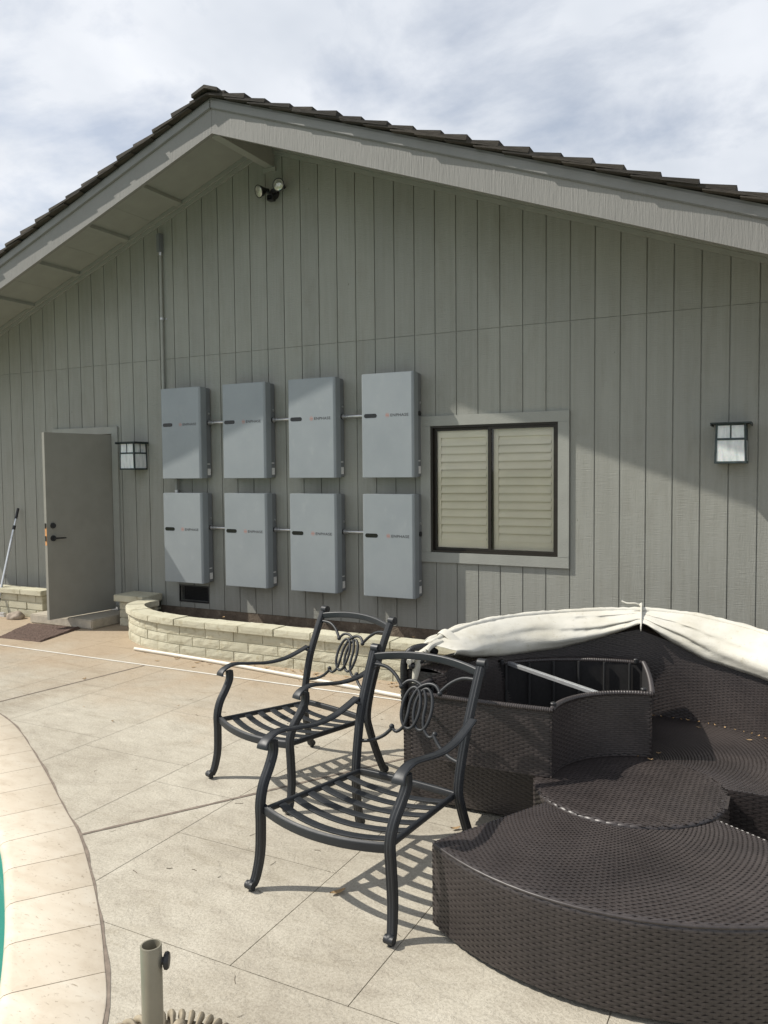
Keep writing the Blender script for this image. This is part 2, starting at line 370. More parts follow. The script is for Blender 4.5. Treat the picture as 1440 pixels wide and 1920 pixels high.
# ------------------------------------------------------------------ mesh helpers
class G:
    """collects geometry for ONE mesh object"""
    def __init__(s): s.v = []; s.f = []
    def add(s, v, f):
        o = len(s.v); s.v += [tuple(p) for p in v]; s.f += [tuple(i + o for i in q) for q in f]
    def box(s, x0, x1, y0, y1, z0, z1):
        s.add([(x0, y0, z0), (x1, y0, z0), (x1, y1, z0), (x0, y1, z0), (x0, y0, z1), (x1, y0, z1), (x1, y1, z1), (x0, y1, z1)],
              [(3, 2, 1, 0), (4, 5, 6, 7), (0, 1, 5, 4), (1, 2, 6, 5), (2, 3, 7, 6), (3, 0, 4, 7)])
    def prism_y(s, pts, y0, y1):
        """polygon in (x,z), extruded along y"""
        n = len(pts)
        s.add([(x, y0, z) for x, z in pts] + [(x, y1, z) for x, z in pts],
              [tuple(range(n)), tuple(range(2 * n - 1, n - 1, -1))] + [((i + 1) % n, i, n + i, n + (i + 1) % n) for i in range(n)])
    def prism_z(s, pts, z0, z1):
        n = len(pts)
        s.add([(x, y, z0) for x, y in pts] + [(x, y, z1) for x, y in pts],
              [tuple(range(n - 1, -1, -1)), tuple(range(n, 2 * n))] + [(i, (i + 1) % n, n + (i + 1) % n, n + i) for i in range(n)])
    def cyl(s, p0, p1, r0, r1=None, n=16, cap=True):
        r1 = r0 if r1 is None else r1
        s.tube([p0, p1], [r0, r1], n, cap)
    def tube(s, path, rad, n=10, cap=True, prof=None, up=None, closed=False):
        """sweep a profile (default circle) along path; prof = list of (a,b) unit offsets"""
        P = [Vector(p) for p in path]; m = len(P)
        if not hasattr(rad, '__len__'): rad = [rad] * m
        if prof is None: prof = [(math.cos(2 * math.pi * k / n), math.sin(2 * math.pi * k / n)) for k in range(n)]
        n = len(prof); T = []
        for i in range(m):
            if closed: t = P[(i + 1) % m] - P[i - 1]
            else: t = P[min(i + 1, m - 1)] - P[max(i - 1, 0)]
            T.append(t.normalized() if t.length > 1e-9 else Vector((0, 0, 1)))
        ref = Vector(up) if up is not None else (Vector((0, 0, 1)) if abs(T[0].z) < 0.9 else Vector((1, 0, 0)))
        a = ref - T[0] * ref.dot(T[0]); a.normalize(); vs_ = []
        for i in range(m):
            if up is not None:
                a = Vector(up) - T[i] * Vector(up).dot(T[i]); a.normalize()
            else:
                a = a - T[i] * a.dot(T[i]); a.normalize()
            b = T[i].cross(a)
            r = rad[i]; ra, rb = r if hasattr(r, '__len__') else (r, r)
            vs_ += [P[i] + a * (pa * ra) + b * (pb * rb) for pa, pb in prof]
        fs = []
        for i in range(m if closed else m - 1):
            j = (i + 1) % m
            for k in range(n):
                k2 = (k + 1) % n
                fs.append((i * n + k, i * n + k2, j * n + k2, j * n + k))
        if cap and not closed:
            fs.append(tuple(range(n - 1, -1, -1))); fs.append(tuple((m - 1) * n + k for k in range(n)))
        s.add(vs_, fs)
    def ball(s, c, r, n=10, m=6, sc=(1, 1, 1)):
        vs_ = [(c[0], c[1], c[2] + r * sc[2])]; fs = []
        for i in range(1, m):
            t = math.pi * i / m
            vs_ += [(c[0] + r * sc[0] * math.sin(t) * math.cos(2 * math.pi * k / n), c[1] + r * sc[1] * math.sin(t) * math.sin(2 * math.pi * k / n), c[2] + r * sc[2] * math.cos(t)) for k in range(n)]
        vs_.append((c[0], c[1], c[2] - r * sc[2])); L = len(vs_) - 1
        for k in range(n):
            k2 = (k + 1) % n
            fs.append((0, 1 + k, 1 + k2)); fs.append((L, L - n + k2, L - n + k))
            for i in range(m - 2):
                a = 1 + i * n
                fs.append((a + k, a + n + k, a + n + k2, a + k2))
        s.add(vs_, fs)
    def lathe(s, prof, c=(0, 0, 0), n=24):
        vs_ = []; fs = []; m = len(prof)
        for r, z in prof:
            vs_ += [(c[0] + r * math.cos(2 * math.pi * k / n), c[1] + r * math.sin(2 * math.pi * k / n), c[2] + z) for k in range(n)]
        for i in range(m - 1):
            for k in range(n):
                k2 = (k + 1) % n
                fs.append((i * n + k, i * n + k2, (i + 1) * n + k2, (i + 1) * n + k))
        s.add(vs_, fs)
    def obj(s, name, mat, parent=None, smooth=False, bevel=0.0, fix=True, kind=None):
        me = bpy.data.meshes.new(name); me.from_pydata(s.v, [], s.f)
        if fix or bevel:
            bm = bmesh.new(); bm.from_mesh(me)
            bmesh.ops.recalc_face_normals(bm, faces=bm.faces)
            if bevel: bmesh.ops.bevel(bm, geom=[e for e in bm.edges if len(e.link_faces) == 2 and e.calc_face_angle(0) > 0.5], offset=bevel, segments=2, affect='EDGES', clamp_overlap=True)
            bm.to_mesh(me); bm.free()
        me.materials.append(MAT[mat])
        if smooth:
            me.shade_smooth()
            me.set_sharp_from_angle(angle=math.radians(42))
        o = bpy.data.objects.new(name, me); COL.objects.link(o)
        if parent is not None: o.parent = parent
        if kind: o['kind'] = kind
        return o

def thing(name, label, cat, loc=(0, 0, 0), rz=0.0, group=None):
    o = bpy.data.objects.new(name, None); COL.objects.link(o)
    o.location = loc; o.rotation_euler = (0, 0, rz); o.empty_display_size = 0.1
    o['label'] = label; o['category'] = cat
    if group: o['group'] = group
    return o
def tag(o, label, cat, group=None):
    o['label'] = label; o['category'] = cat
    if group: o['group'] = group
    return o
def copy_tree(o, parent=None):
    c = o.copy(); COL.objects.link(c); c.parent = parent
    for ch in list(o.children): copy_tree(ch, c)
    return c
def crom(pts, n=8, closed=False):
    P = [Vector(p) for p in pts]; m = len(P); res = []
    rngm = range(m) if closed else range(m - 1)
    for i in rngm:
        if closed: a, b, c, d = P[i - 1], P[i], P[(i + 1) % m], P[(i + 2) % m]
        else: a, b, c, d = P[max(i - 1, 0)], P[i], P[i + 1], P[min(i + 2, m - 1)]
        for k in range(n):
            t = k / n
            res.append(0.5 * ((2 * b) + (c - a) * t + (2 * a - 5 * b + 4 * c - d) * t * t + (3 * b - a - 3 * c + d) * t ** 3))
    if not closed: res.append(P[-1])
    return res

# ================================================================== GROUND
g = G(); S = 900
# ground sheet with a hole for the pool is avoided: it lies 1.6 m down, under the pool floor, and rises as a bank outside the yard
g.add([(-S, -S, -0.02), (S, -S, -0.02), (S, -9.7, -0.02), (-S, -9.7, -0.02),
       (-S, -9.7, -0.02), (-12, -9.7, -0.02), (-12, S, -0.02), (-S, S, -0.02),
       (5, -9.7, -0.02), (S, -9.7, -0.02), (S, S, -0.02), (5, S, -0.02),
       (-12, -0.2, -0.02), (5, -0.2, -0.02), (5, S, -0.02), (-12, S, -0.02)],
      [(0, 1, 2, 3), (4, 5, 6, 7), (8, 9, 10, 11), (12, 13, 14, 15)])
ground = g.obj('ground', 'earth', fix=False); ground['kind'] = 'structure'

# pool outline (outer edge of the coping)
pool_pts = [(-5.056, -3.158), (-4.598, -3.353), (-3.904, -3.74), (-3.334, -4.079), (-3.016, -4.265), (-2.671, -4.509), (-2.413, -4.705),
            (-2.155, -4.92), (-1.93, -5.13), (-1.72, -5.45), (-1.62, -5.9), (-1.75, -6.6), (-2.2, -7.5), (-3.2, -8.4), (-5.0, -8.8),
            (-7.2, -8.0), (-8.5, -6.3), (-8.4, -4.6), (-7.6, -3.5), (-6.6, -3.0), (-5.7, -2.95)]
curve = [Vector((p[0], p[1], 0)) for p in crom([(x, y, 0) for x, y in pool_pts], 8, True)]
def resample_closed(c, step):
    L = [0.0]; m = len(c)
    for i in range(m): L.append(L[-1] + (c[(i + 1) % m] - c[i]).length)
    n = int(round(L[-1] / step)); outp = []
    for k in range(n):
        s_ = L[-1] * k / n; i = np.searchsorted(L, s_, side='right') - 1; i = min(i, m - 1)
        t = (s_ - L[i]) / max(1e-9, L[i + 1] - L[i]); outp.append(c[i].lerp(c[(i + 1) % m], t))
    return outp
SEG = 5
ring = resample_closed(curve, 0.317 / SEG)
ring = ring[:len(ring) // SEG * SEG]
NR = len(ring)
tan = [(ring[(i + 2) % NR] - ring[i - 2]).normalized() for i in range(NR)]
area = sum(ring[i].x * ring[(i + 1) % NR].y - ring[(i + 1) % NR].x * ring[i].y for i in range(NR))
sgn = 1 if area > 0 else -1
inw = [Vector((-t.y, t.x, 0)) * sgn for t in tan]
RX = np.array([p.x for p in ring]); RY = np.array([p.y for p in ring])
IX = np.array([(p + n * 0.12).x for p, n in zip(ring, inw)]); IY = np.array([(p + n * 0.12).y for p, n in zip(ring, inw)])
def inside(px, py, X=IX, Y=IY):
    px = np.asarray(px)[:, None]; py = np.asarray(py)[:, None]
    x0, y0, x1, y1 = X[None], Y[None], np.roll(X, -1)[None], np.roll(Y, -1)[None]
    cond = ((y0 > py) != (y1 > py)) & (px < (x1 - x0) * (py - y0) / (y1 - y0 + 1e-12) + x0)
    return cond.sum(1) % 2 == 1

def slab_grid(x0, x1, y0, y1, z, step, zb=None):
    nx = max(1, int(math.ceil((x1 - x0) / step))); ny = max(1, int(math.ceil((y1 - y0) / step)))
    xs = np.linspace(x0, x1, nx + 1); ys = np.linspace(y0, y1, ny + 1)
    cx, cy = np.meshgrid((xs[:-1] + xs[1:]) / 2, (ys[:-1] + ys[1:]) / 2, indexing='ij')
    ins = inside(cx.ravel(), cy.ravel()).reshape(nx, ny)
    if ins.all(): return None
    gg = G()
    if not ins.any():
        gg.box(x0, x1, y0, y1, z - 0.012, z); return gg
    vx, vy = np.meshgrid(xs, ys, indexing='ij')
    V = np.stack([vx.ravel(), vy.ravel(), np.full(vx.size, z)], 1)
    Fq = [(i * (ny + 1) + j, (i + 1) * (ny + 1) + j, (i + 1) * (ny + 1) + j + 1, i * (ny + 1) + j + 1) for i in range(nx) for j in range(ny) if not ins[i, j]]
    gg.add(V.tolist(), Fq); return gg
gg = slab_grid(-12, 5, -9.7, -0.1, -0.004, 0.055)
patio = gg.obj('patio', 'grout', fix=False); patio['kind'] = 'structure'
xb = [-12, -11.4, -10.3, -9.3, -8.5, -7.75, -7.0, -6.25, -5.57, -4.9, -4.0, -3.17, -2.61, -1.735, -1.26, -0.5, 0.35, 1.2, 2.2, 3.4, 5.0]
known = {(-4.0): [-2.55, -3.345], (-2.61): [-2.2, -3.1, -4.03], (-1.735): [-2.4, -3.4], (-3.17): [-1.95, -2.75, -3.6]}
GAP = 0.0019
jobs = []
for a, b_ in zip(xb[:-1], xb[1:]):
    ys = [-4.745]
    if a in known: ys += sorted(known[a])
    else:
        y = -4.745 + random.uniform(0.45, 0.95)
        while y < -1.75:
            ys.append(y); y += random.uniform(0.55, 0.98)
    ys += [-1.60 + random.uniform(0.35, 0.7), -0.1]
    jobs.append((a, b_, sorted(set(ys))))
xb2 = [-12, -11.0, -10.0, -9.0, -8.0, -6.9, -5.8, -4.8, -3.9, -3.0, -2.45, -0.66, 0.35, 1.2, 2.2, 3.4, 5.0]
for k, (a, b_) in enumerate(zip(xb2[:-1], xb2[1:])):
    jobs.append((a, b_, [-9.7, -9.0 + 0.3 * (k % 2), -8.0 + 0.2 * (k % 3), -7.1, -6.2 + 0.3 * (k % 2), -5.45 - 0.15 * (k % 3), -4.745]))
for a, b_, ys in jobs:
    for c_, d_ in zip(ys[:-1], ys[1:]):
        sg = slab_grid(a + GAP, b_ - GAP, c_ + GAP, d_ - GAP, 0.0, 0.05)
        if sg: sg.obj('stamped_slab', 'concrete', patio, fix=False)
# expansion joints (felt strips) across the slabs
def strip(name, pts, w, z0, z1, mat, parent):
    gs = G(); P = [Vector((x, y, 0)) for x, y in pts]; vs_ = []
    for i, p in enumerate(P):
        t = (P[min(i + 1, len(P) - 1)] - P[max(i - 1, 0)]).normalized(); n = Vector((-t.y, t.x, 0)); ww = w * (1 + 0.16 * math.sin(i * 2.7) + 0.1 * math.sin(i * 5.1))
        vs_ += [(p.x + n.x * ww / 2, p.y + n.y * ww / 2, z1), (p.x - n.x * ww / 2, p.y - n.y * ww / 2, z1)]
    gs.add(vs_, [(2 * i, 2 * i + 1, 2 * i + 3, 2 * i + 2) for i in range(len(P) - 1)])
    return gs.obj(name, mat, parent, fix=False)
def lin(a, b, n): return [(a[0] + (b[0] - a[0]) * k / n, a[1] + (b[1] - a[1]) * k / n) for k in range(n + 1)]
strip('expansion_joint', lin((-3.03, -4.29), (-1.78, -2.20), 40), 0.020, 0, 0.0025, 'joint_felt', patio)
strip('expansion_joint', lin((-5.37, -3.12), (-5.17, -1.615), 24), 0.016, 0, 0.0025, 'joint_felt', patio)

# coping
gg = G()
w_in = 0.325
for i in range(NR):
    pass
vs_ = []
for i in range(NR):
    o_ = ring[i] + inw[i] * 0.01; n_ = ring[i] + inw[i] * (w_in - 0.015)
    vs_ += [(o_.x, o_.y, -0.002), (n_.x, n_.y, -0.002), (n_.x, n_.y, -0.06)]
gg.add(vs_, [(3 * i, 3 * ((i + 1) % NR), 3 * ((i + 1) % NR) + 1, 3 * i + 1) for i in range(NR)] + [(3 * i + 1, 3 * ((i + 1) % NR) + 1, 3 * ((i + 1) % NR) + 2, 3 * i + 2) for i in range(NR)])
coping = gg.obj('pool_coping', 'grout', fix=False); coping['kind'] = 'structure'
prof_c = [(0.0, -0.02), (0.0, 0.004), (0.004, 0.007), (0.295, 0.007), (0.318, 0.003), (0.331, -0.008), (0.336, -0.022), (0.328, -0.042), (0.305, -0.05)]
for k in range(NR // SEG):
    mid = ring[(k * SEG + SEG // 2) % NR]
    gs = G(); vs_ = []; fs = []; m = len(prof_c)
    for q in range(SEG + 1):
        i = (k * SEG + q) % NR; p = ring[i]; n = inw[i]
        sh = (tan[i] * (0.0022 if q == 0 else (-0.0022 if q == SEG else 0)))
        for (r, z) in prof_c:
            v = p + n * r + sh; vs_.append((v.x, v.y, z))
    for q in range(SEG):
        for j in range(m - 1):
            fs.append((q * m + j, (q + 1) * m + j, (q + 1) * m + j + 1, q * m + j + 1))
    fs.append(tuple(range(m))); fs.append(tuple(SEG * m + j for j in range(m - 1, -1, -1)))
    gs.add(vs_, fs); gs.obj('coping_stone', 'travertine', coping, smooth=True)
# mastic joint round the coping
idx = [i for i in range(NR)]
gg = G(); vs_ = []
for i in range(NR):
    ww = 0.011 + 0.004 * math.sin(i * 0.37) + 0.003 * math.sin(i * 1.3)
    a = ring[i] - inw[i] * ww; b_ = ring[i] + inw[i] * 0.004
    vs_ += [(a.x, a.y, 0.0022), (b_.x, b_.y, 0.0022)]
gg.add(vs_, [(2 * i, 2 * i + 1, 2 * ((i + 1) % NR) + 1, 2 * ((i + 1) % NR)) for i in range(NR)])
gg.obj('mastic_joint', 'joint_felt', coping, fix=False)
# basin and water
inner = [ring[i] + inw[i] * 0.315 for i in range(0, NR, 2)]
gg = G(); n = len(inner)
gg.add([(p.x, p.y, -0.05) for p in inner] + [(p.x, p.y, -1.6) for p in inner], [(i, (i + 1) % n, n + (i + 1) % n, n + i) for i in range(n)] + [tuple(n + i for i in range(n))])
o = gg.obj('pool_basin', 'pool_plaster', fix=False); o['kind'] = 'structure'
gg = G(); gg.add([(p.x, p.y, -0.11) for p in inner], [tuple(range(n))] if sgn > 0 else [tuple(range(n - 1, -1, -1))])
o = gg.obj('pool_water', 'water', fix=False); o['kind'] = 'structure'

# ================================================================== HOUSE
house = thing('house', 'grey green painted gable house with vertical groove siding and wood shake roof', 'house', (-4.85, 0, 0))
HOFF = Vector((-4.85, 0, 0))
def hp(o):       # parent a world-space part to the house empty without moving it
    o.parent = house; o.matrix_parent_inverse = Matrix.Translation(-HOFF); return o
AX, AZ, SL, SR, OV = -4.854, 4.85, 0.362, 0.3675, 0.92
XL, XR = -10.68, 1.09
def fb(x): return AZ - (SL * (AX - x) if x < AX else SR * (x - AX))
GX0, GS = -6.184, 0.21083
SEAM, BASE = 2.996, 0.21
WIN = (-3.070, -1.856, 0.952, 2.136)
DOOR = (-8.055, -7.165, 0.10, 2.185)
VENT = (-6.18, -5.78, 0.285, 0.45)
CL, CR = -10.2, 0.55
def wall_z(x): return fb(x) + 0.20
# backing wall with openings
gg = G()
Yb0, Yb1 = 0.0095, 0.13
xs_cut = [CL, DOOR[0], DOOR[1], VENT[0], VENT[1], WIN[0], WIN[1], CR]
def wall_piece(gw, x0, x1, z0, z1=None):
    if z1 is None:
        pts = [(x0, z0), (x1, z0), (x1, wall_z(x1))]
        if x0 < AX < x1: pts.append((AX, wall_z(AX)))
        pts.append((x0, wall_z(x0))); gw.prism_y(pts, Yb0, Yb1)
    else: gw.box(x0, x1, Yb0, Yb1, z0, z1)
wall_piece(gg, CL, DOOR[0], 0.0); wall_piece(gg, DOOR[0], DOOR[1], DOOR[3]); wall_piece(gg, DOOR[1], VENT[0], 0.0)
wall_piece(gg, VENT[0], VENT[1], VENT[3]); wall_piece(gg, VENT[0], VENT[1], 0.0, VENT[2]); wall_piece(gg, VENT[1], WIN[0], 0.0)
wall_piece(gg, WIN[0], WIN[1], 0.0, WIN[2]); wall_piece(gg, WIN[0], WIN[1], WIN[3]); wall_piece(gg, WIN[1], CR, 0.0)
# the other walls and the floor
gg.box(CL, CL + 0.12, Yb1, 8.5, 0, wall_z(CL)); gg.box(CR - 0.12, CR, Yb1, 8.5, 0, wall_z(CR))
gg.prism_y([(CL, 0), (CR, 0), (CR, wall_z(CR)), (AX, wall_z(AX)), (CL, wall_z(CL))], 8.5, 8.6)
gg.box(CL + 0.12, CR - 0.12, Yb1, 8.5, 0.0, 0.09)
hp(gg.obj('wall', 'siding'))
# siding boards
k0 = math.floor((CL - GX0) / GS); k1 = math.ceil((CR - GX0) / GS)
opens = [WIN, DOOR, VENT]
HG = 0.0042
for k in range(k0, k1):
    xa = max(CL, GX0 + k * GS + HG); xb_ = min(CR, GX0 + (k + 1) * GS - HG)
    if xb_ - xa < 0.03: continue
    gu = G()
    # lower board, cut round the openings
    rects = [(xa, xb_, BASE, SEAM - 0.0015)]
    for (a, b_, c_, d_) in opens:
        nr = []
        for (p, q, r, s_) in rects:
            if q <= a or p >= b_ or s_ <= c_ or r >= d_: nr.append((p, q, r, s_)); continue
            if c_ > r: nr.append((p, q, r, c_))
            if d_ < s_: nr.append((p, q, d_, s_))
            if p < a: nr.append((p, a, max(r, c_), min(s_, d_)))
            if q > b_: nr.append((b_, q, max(r, c_), min(s_, d_)))
        rects = nr
    whole = len(rects) > 2            # a notched board stays one piece
    for (p, q, r, s_) in rects:
        if q - p > 0.004 and s_ - r > 0.004:
            gu.box(p, q, 0.0, 0.0095, r, s_)
            if not whole: hp(gu.obj('siding_board', 'siding', bevel=0.0012)); gu = G()
    if gu.v: hp(gu.obj('siding_board', 'siding'))
    gu = G()
    pts = [(xa, SEAM + 0.0015), (xb_, SEAM + 0.0015), (xb_, wall_z(xb_))]
    if xa < AX < xb_: pts.append((AX, wall_z(AX)))
    pts.append((xa, wall_z(xa)))
    gu.prism_y(pts, -0.0006, 0.0095); hp(gu.obj('siding_board', 'siding', bevel=0.0012))
# thin lap strip along the seam
# concrete footing under the siding
gg = G(); gg.box(DOOR[1] + 0.1, CR, 0.004, 0.0094, 0.0, BASE - 0.002); hp(gg.obj('footing', 'footing'))
gg = G(); gg.box(CL, DOOR[0] - 0.1, 0.004, 0.0094, 0.0, BASE - 0.002); hp(gg.obj('footing', 'footing'))

# rake fascia, moulding, frieze, soffit, lookouts
def slope_strip(x0, x1, d0, d1, y0, y1):
    gs = G(); gs.prism_y([(x0, fb(x0) + d0), (x1, fb(x1) + d0), (x1, fb(x1) + d1), (x0, fb(x0) + d1)], y0, y1); return gs
for side, (x0, x1) in enumerate([(XL, AX - 0.0012), (AX + 0.0012, XR)]):
    hp(slope_strip(x0, x1, 0.0, 0.222, -OV, -OV + 0.038).obj('fascia_board', 'fascia_paint'))
    hp(slope_strip(x0, x1, 0.222, 0.300, -OV - 0.020, -OV + 0.038).obj('rake_moulding', 'moulding_paint', bevel=0.006))
    hp(slope_strip(x0, x1, 0.300, 0.318, -OV - 0.006, -OV + 0.038).obj('drip_strip', 'moulding_paint'))
    xw0, xw1 = (CL, AX - 0.05) if side == 0 else (AX + 0.05, CR)
    f0 = 0.160 if side == 0 else 0.128
    hp(slope_strip(xw0, xw1, f0, f0 + 0.045, -0.020, -0.0008).obj('frieze_board', 'trim_paint', bevel=0.003))
    hp(slope_strip(xw0, xw1, f0 + 0.045, 0.2485, -0.042, -0.0008).obj('frieze_board', 'trim_paint', bevel=0.003))
# eave boards along the ends of the roof
for x0, x1 in ((XL, XL + 0.035), (XR - 0.035, XR)):
    gg = G(); gg.box(x0, x1, -OV + 0.040, 9.2, fb(x0 if x0 < AX else x1) + 0.02, fb(x0 if x0 < AX else x1) + 0.25); hp(gg.obj('eave_board', 'trim_paint'))
gg = G(); gg.box(AX - 0.05, AX + 0.05, -OV + 0.040, -0.001, 4.835, AZ + 0.22); hp(gg.obj('ridge_beam', 'trim_paint', bevel=0.003))
gg = G(); gg.box(AX - 0.075, AX + 0.075, -0.024, -0.0008, 4.79, 4.832); hp(gg.obj('beam_bracket', 'trim_paint'))
look_L = [-5.998, -6.784, -7.58, -8.376, -9.17, -9.96]
look_R = [2 * AX - x for x in look_L]
for xs_ in (look_L, look_R):
    for x in xs_:
        if CL - 0.5 < x < CR + 0.5:
            gs = G(); xa, xb_ = x - 0.075, x
            gs.prism_y([(xa, fb(xa) + 0.212), (xb_, fb(xb_) + 0.212), (xb_, fb(xb_) + 0.2488), (xa, fb(xa) + 0.2488)], -OV + 0.040, -0.0435)
            hp(gs.obj('lookout_beam', 'soffit_paint', bevel=0.002))
for side in (0, 1):
    edges = sorted([AX] + [((x - 0.395) if False else x - 0.45) for x in (look_L if side == 0 else look_R)] + [XL + 0.036 if side == 0 else XR - 0.036])
    edges = [e for e in edges if XL <= e <= XR]
    for a, b_ in zip(edges[:-1], edges[1:]):
        gs = slope_strip(a + 0.0015, b_ - 0.0015, 0.250, 0.262, -OV + 0.039, 0.3)
        hp(gs.obj('soffit_panel', 'soffit_paint'))
# roof: deck slabs and shakes
for side in (0, 1):
    x0, x1 = (XL - 0.03, AX) if side == 0 else (AX, XR + 0.03)
    gs = slope_strip(x0, x1, 0.264, 0.299, -OV + 0.039, 9.2)
    roof = hp(gs.obj('roof', 'shake'))
    sl = SL if side == 0 else SR; ang = math.atan(sl); cosa = math.cos(ang)
    dirx = -1 if side == 0 else 1
    expo = 0.252; nrows = int(5.94 / cosa / expo)
    # three shake meshes, long axis x (head at -x, butt at +x)
    variants = []
    for q in range(4):
        gq = G(); Lh = 0.46; th = 0.034 + 0.009 * (q % 2); w = [0.13, 0.17, 0.21, 0.25][q]
        nx = 3
        y0, y1 = 0.0, w - 0.006
        e1, e2 = rng.uniform(-0.012, 0.012, 2)
        gq.add([(-Lh, y0, 0), (-Lh, y1, 0), (-Lh, y1, 0.008), (-Lh, y0, 0.008), (e1, y0, 0), (e2, y1, 0), (e2 * 0.8, y1, th * 0.92), (e1 * 0.8, y0, th)],
               [(0, 1, 2, 3), (4, 7, 6, 5), (0, 4, 5, 1), (3, 2, 6, 7), (0, 3, 7, 4), (1, 5, 6, 2)])
        ob = gq.obj('shingle', 'shake'); me = ob.data; bpy.data.objects.remove(ob); variants.append((me, w))
    for r in range(nrows + 2):
        s_ = 0.20 + r * expo + random.uniform(-0.012, 0.012)
        y = -OV - 0.074 + random.uniform(-0.012, 0.012)
        for c_ in range(3):
            me, w = random.choice(variants)
            o = bpy.data.objects.new('shingle', me); COL.objects.link(o); o.parent = roof
            o.parent = roof
            xx = AX + dirx * s_ * cosa; zz = fb(xx) + 0.322 + 0.022
            if c_ == 0: y0_ = y
            # tilt: head rests on the deck, butt on the course below
            tilt = ang - 0.064
            rot = Matrix.Rotation(tilt, 4, 'Y')
            if dirx < 0: rot = Matrix.Rotation(math.pi, 4, 'Z') @ rot
            off = w if dirx < 0 else 0
            o.matrix_world = Matrix.Translation((xx, y + off, zz + random.uniform(0, 0.006))) @ rot @ Matrix.Diagonal((min(1.0, s_ / 0.47), 1, 1, 1))
            o.matrix_parent_inverse = house.matrix_parent_inverse
            o.matrix_parent_inverse = Matrix.Identity(4)
            y += w
    # starter fill so that no daylight shows under the shakes
    gs = slope_strip(x0, x1, 0.300, 0.322, -OV + 0.0, 9.2); o = gs.obj('underlay', 'shake'); o.parent = roof
# ridge caps
ridge_parent = roof
for q in range(5):
    for s_ in (-1, 1):
        gs = G(); sl = SL if s_ < 0 else SR
        y0 = -OV - 0.10 + q * 0.24; zt = AZ + 0.368 - 0.004 * (q % 2)
        x1 = AX + s_ * 0.15
        gs.add([(AX, y0, zt), (x1, y0, zt - 0.15 * sl), (x1, y0 + 0.42, zt - 0.15 * sl - 0.015), (AX, y0 + 0.42, zt - 0.015),
                (AX, y0, zt + 0.03), (x1, y0, zt - 0.15 * sl + 0.03), (x1, y0 + 0.42, zt - 0.15 * sl), (AX, y0 + 0.42, zt)],
               [(0, 1, 2, 3), (4, 5, 6, 7), (0, 1, 5, 4), (1, 2, 6, 5), (2, 3, 7, 6), (3, 0, 4, 7)])
        o = gs.obj('ridge_shingle', 'shake'); o.parent = ridge_parent

# crawl-space vent
gg = G(); gg.box(VENT[0], VENT[1], 0.07, 0.08, VENT[2], VENT[3]); v_ = hp(gg.obj('vent', 'dark_void'))
gg = G()
gg.box(VENT[0] - 0.012, VENT[1] + 0.012, -0.006, 0.012, VENT[3], VENT[3] + 0.014); gg.box(VENT[0] - 0.012, VENT[1] + 0.012, -0.006, 0.012, VENT[2] - 0.014, VENT[2])
gg.box(VENT[0] - 0.012, VENT[0], -0.006, 0.012, VENT[2], VENT[3]); gg.box(VENT[1], VENT[1] + 0.012, -0.006, 0.012, VENT[2], VENT[3])
o = gg.obj('vent_frame', 'black_plastic'); o.parent = v_
gg = G()
for q in range(24):
    x = VENT[0] + (q + 0.5) * (VENT[1] - VENT[0]) / 24; gg.box(x - 0.001, x + 0.001, 0.03, 0.032, VENT[2], VENT[3])
for q in range(10):
    z = VENT[2] + (q + 0.5) * (VENT[3] - VENT[2]) / 10; gg.box(VENT[0], VENT[1], 0.033, 0.035, z - 0.001, z + 0.001)
o = gg.obj('vent_mesh', 'black_plastic'); o.parent = v_

# window: casing, bronze frame, panes, plantation shutters
wx0, wx1, wz0, wz1 = WIN
gg = G(); gg.box(wx0, wx1, 0.125, 0.14, wz0, wz1)
window = hp(gg.obj('window', 'dark_void'))
def wpart(gs, name, mat, **kw):
    o = gs.obj(name, mat, **kw); o.parent = window; return o
for (a, b_, c_, d_) in ((-3.172, -1.757, wz1, wz1 + 0.095), (-3.172, -1.757, wz0 - 0.095, wz0), (-3.172, wx0, wz0 + 0.0005, wz1 - 0.0005), (wx1, -1.757, wz0 + 0.0005, wz1 - 0.0005)):
    gs = G(); gs.box(a, b_, -0.024, -0.0012, c_, d_); wpart(gs, 'casing', 'trim_paint', bevel=0.002)
fw = 0.030
def frame_rect(x0, x1, z0, z1, w, y0, y1, name='sash_frame'):
    gs = G(); gs.box(x0, x1, y0, y1, z0, z0 + w); gs.box(x0, x1, y0, y1, z1 - w, z1)
    gs.box(x0, x0 + w, y0 + 0.0005, y1 - 0.0005, z0 + w, z1 - w); gs.box(x1 - w, x1, y0 + 0.0005, y1 - 0.0005, z0 + w, z1 - w)
    return wpart(gs, name, 'bronze_frame')
frame_rect(wx0 + 0.001, wx1 - 0.001, wz0 + 0.001, wz1 - 0.001, 0.018, -0.012, 0.060, 'outer_frame')
xm = -2.475
frame_rect(wx0 + 0.02, xm + 0.008, wz0 + 0.02, wz1 - 0.02, 0.026, 0.026, 0.046)
frame_rect(xm - 0.026, wx1 - 0.02, wz0 + 0.02, wz1 - 0.02, 0.024, 0.0, 0.022)
gs = G(); gs.box(xm - 0.034, xm - 0.028, 0.006, 0.024, wz0 + 0.02, wz1 - 0.02); wpart(gs, 'track_strip', 'bronze_frame')
gs = G(); gs.box(wx0 + 0.046, xm - 0.019, 0.034, 0.037, wz0 + 0.046, wz1 - 0.046); wpart(gs, 'pane', 'window_glass')
gs = G(); gs.box(xm - 0.002, wx1 - 0.044, 0.010, 0.013, wz0 + 0.044, wz1 - 0.044); wpart(gs, 'pane', 'window_glass')
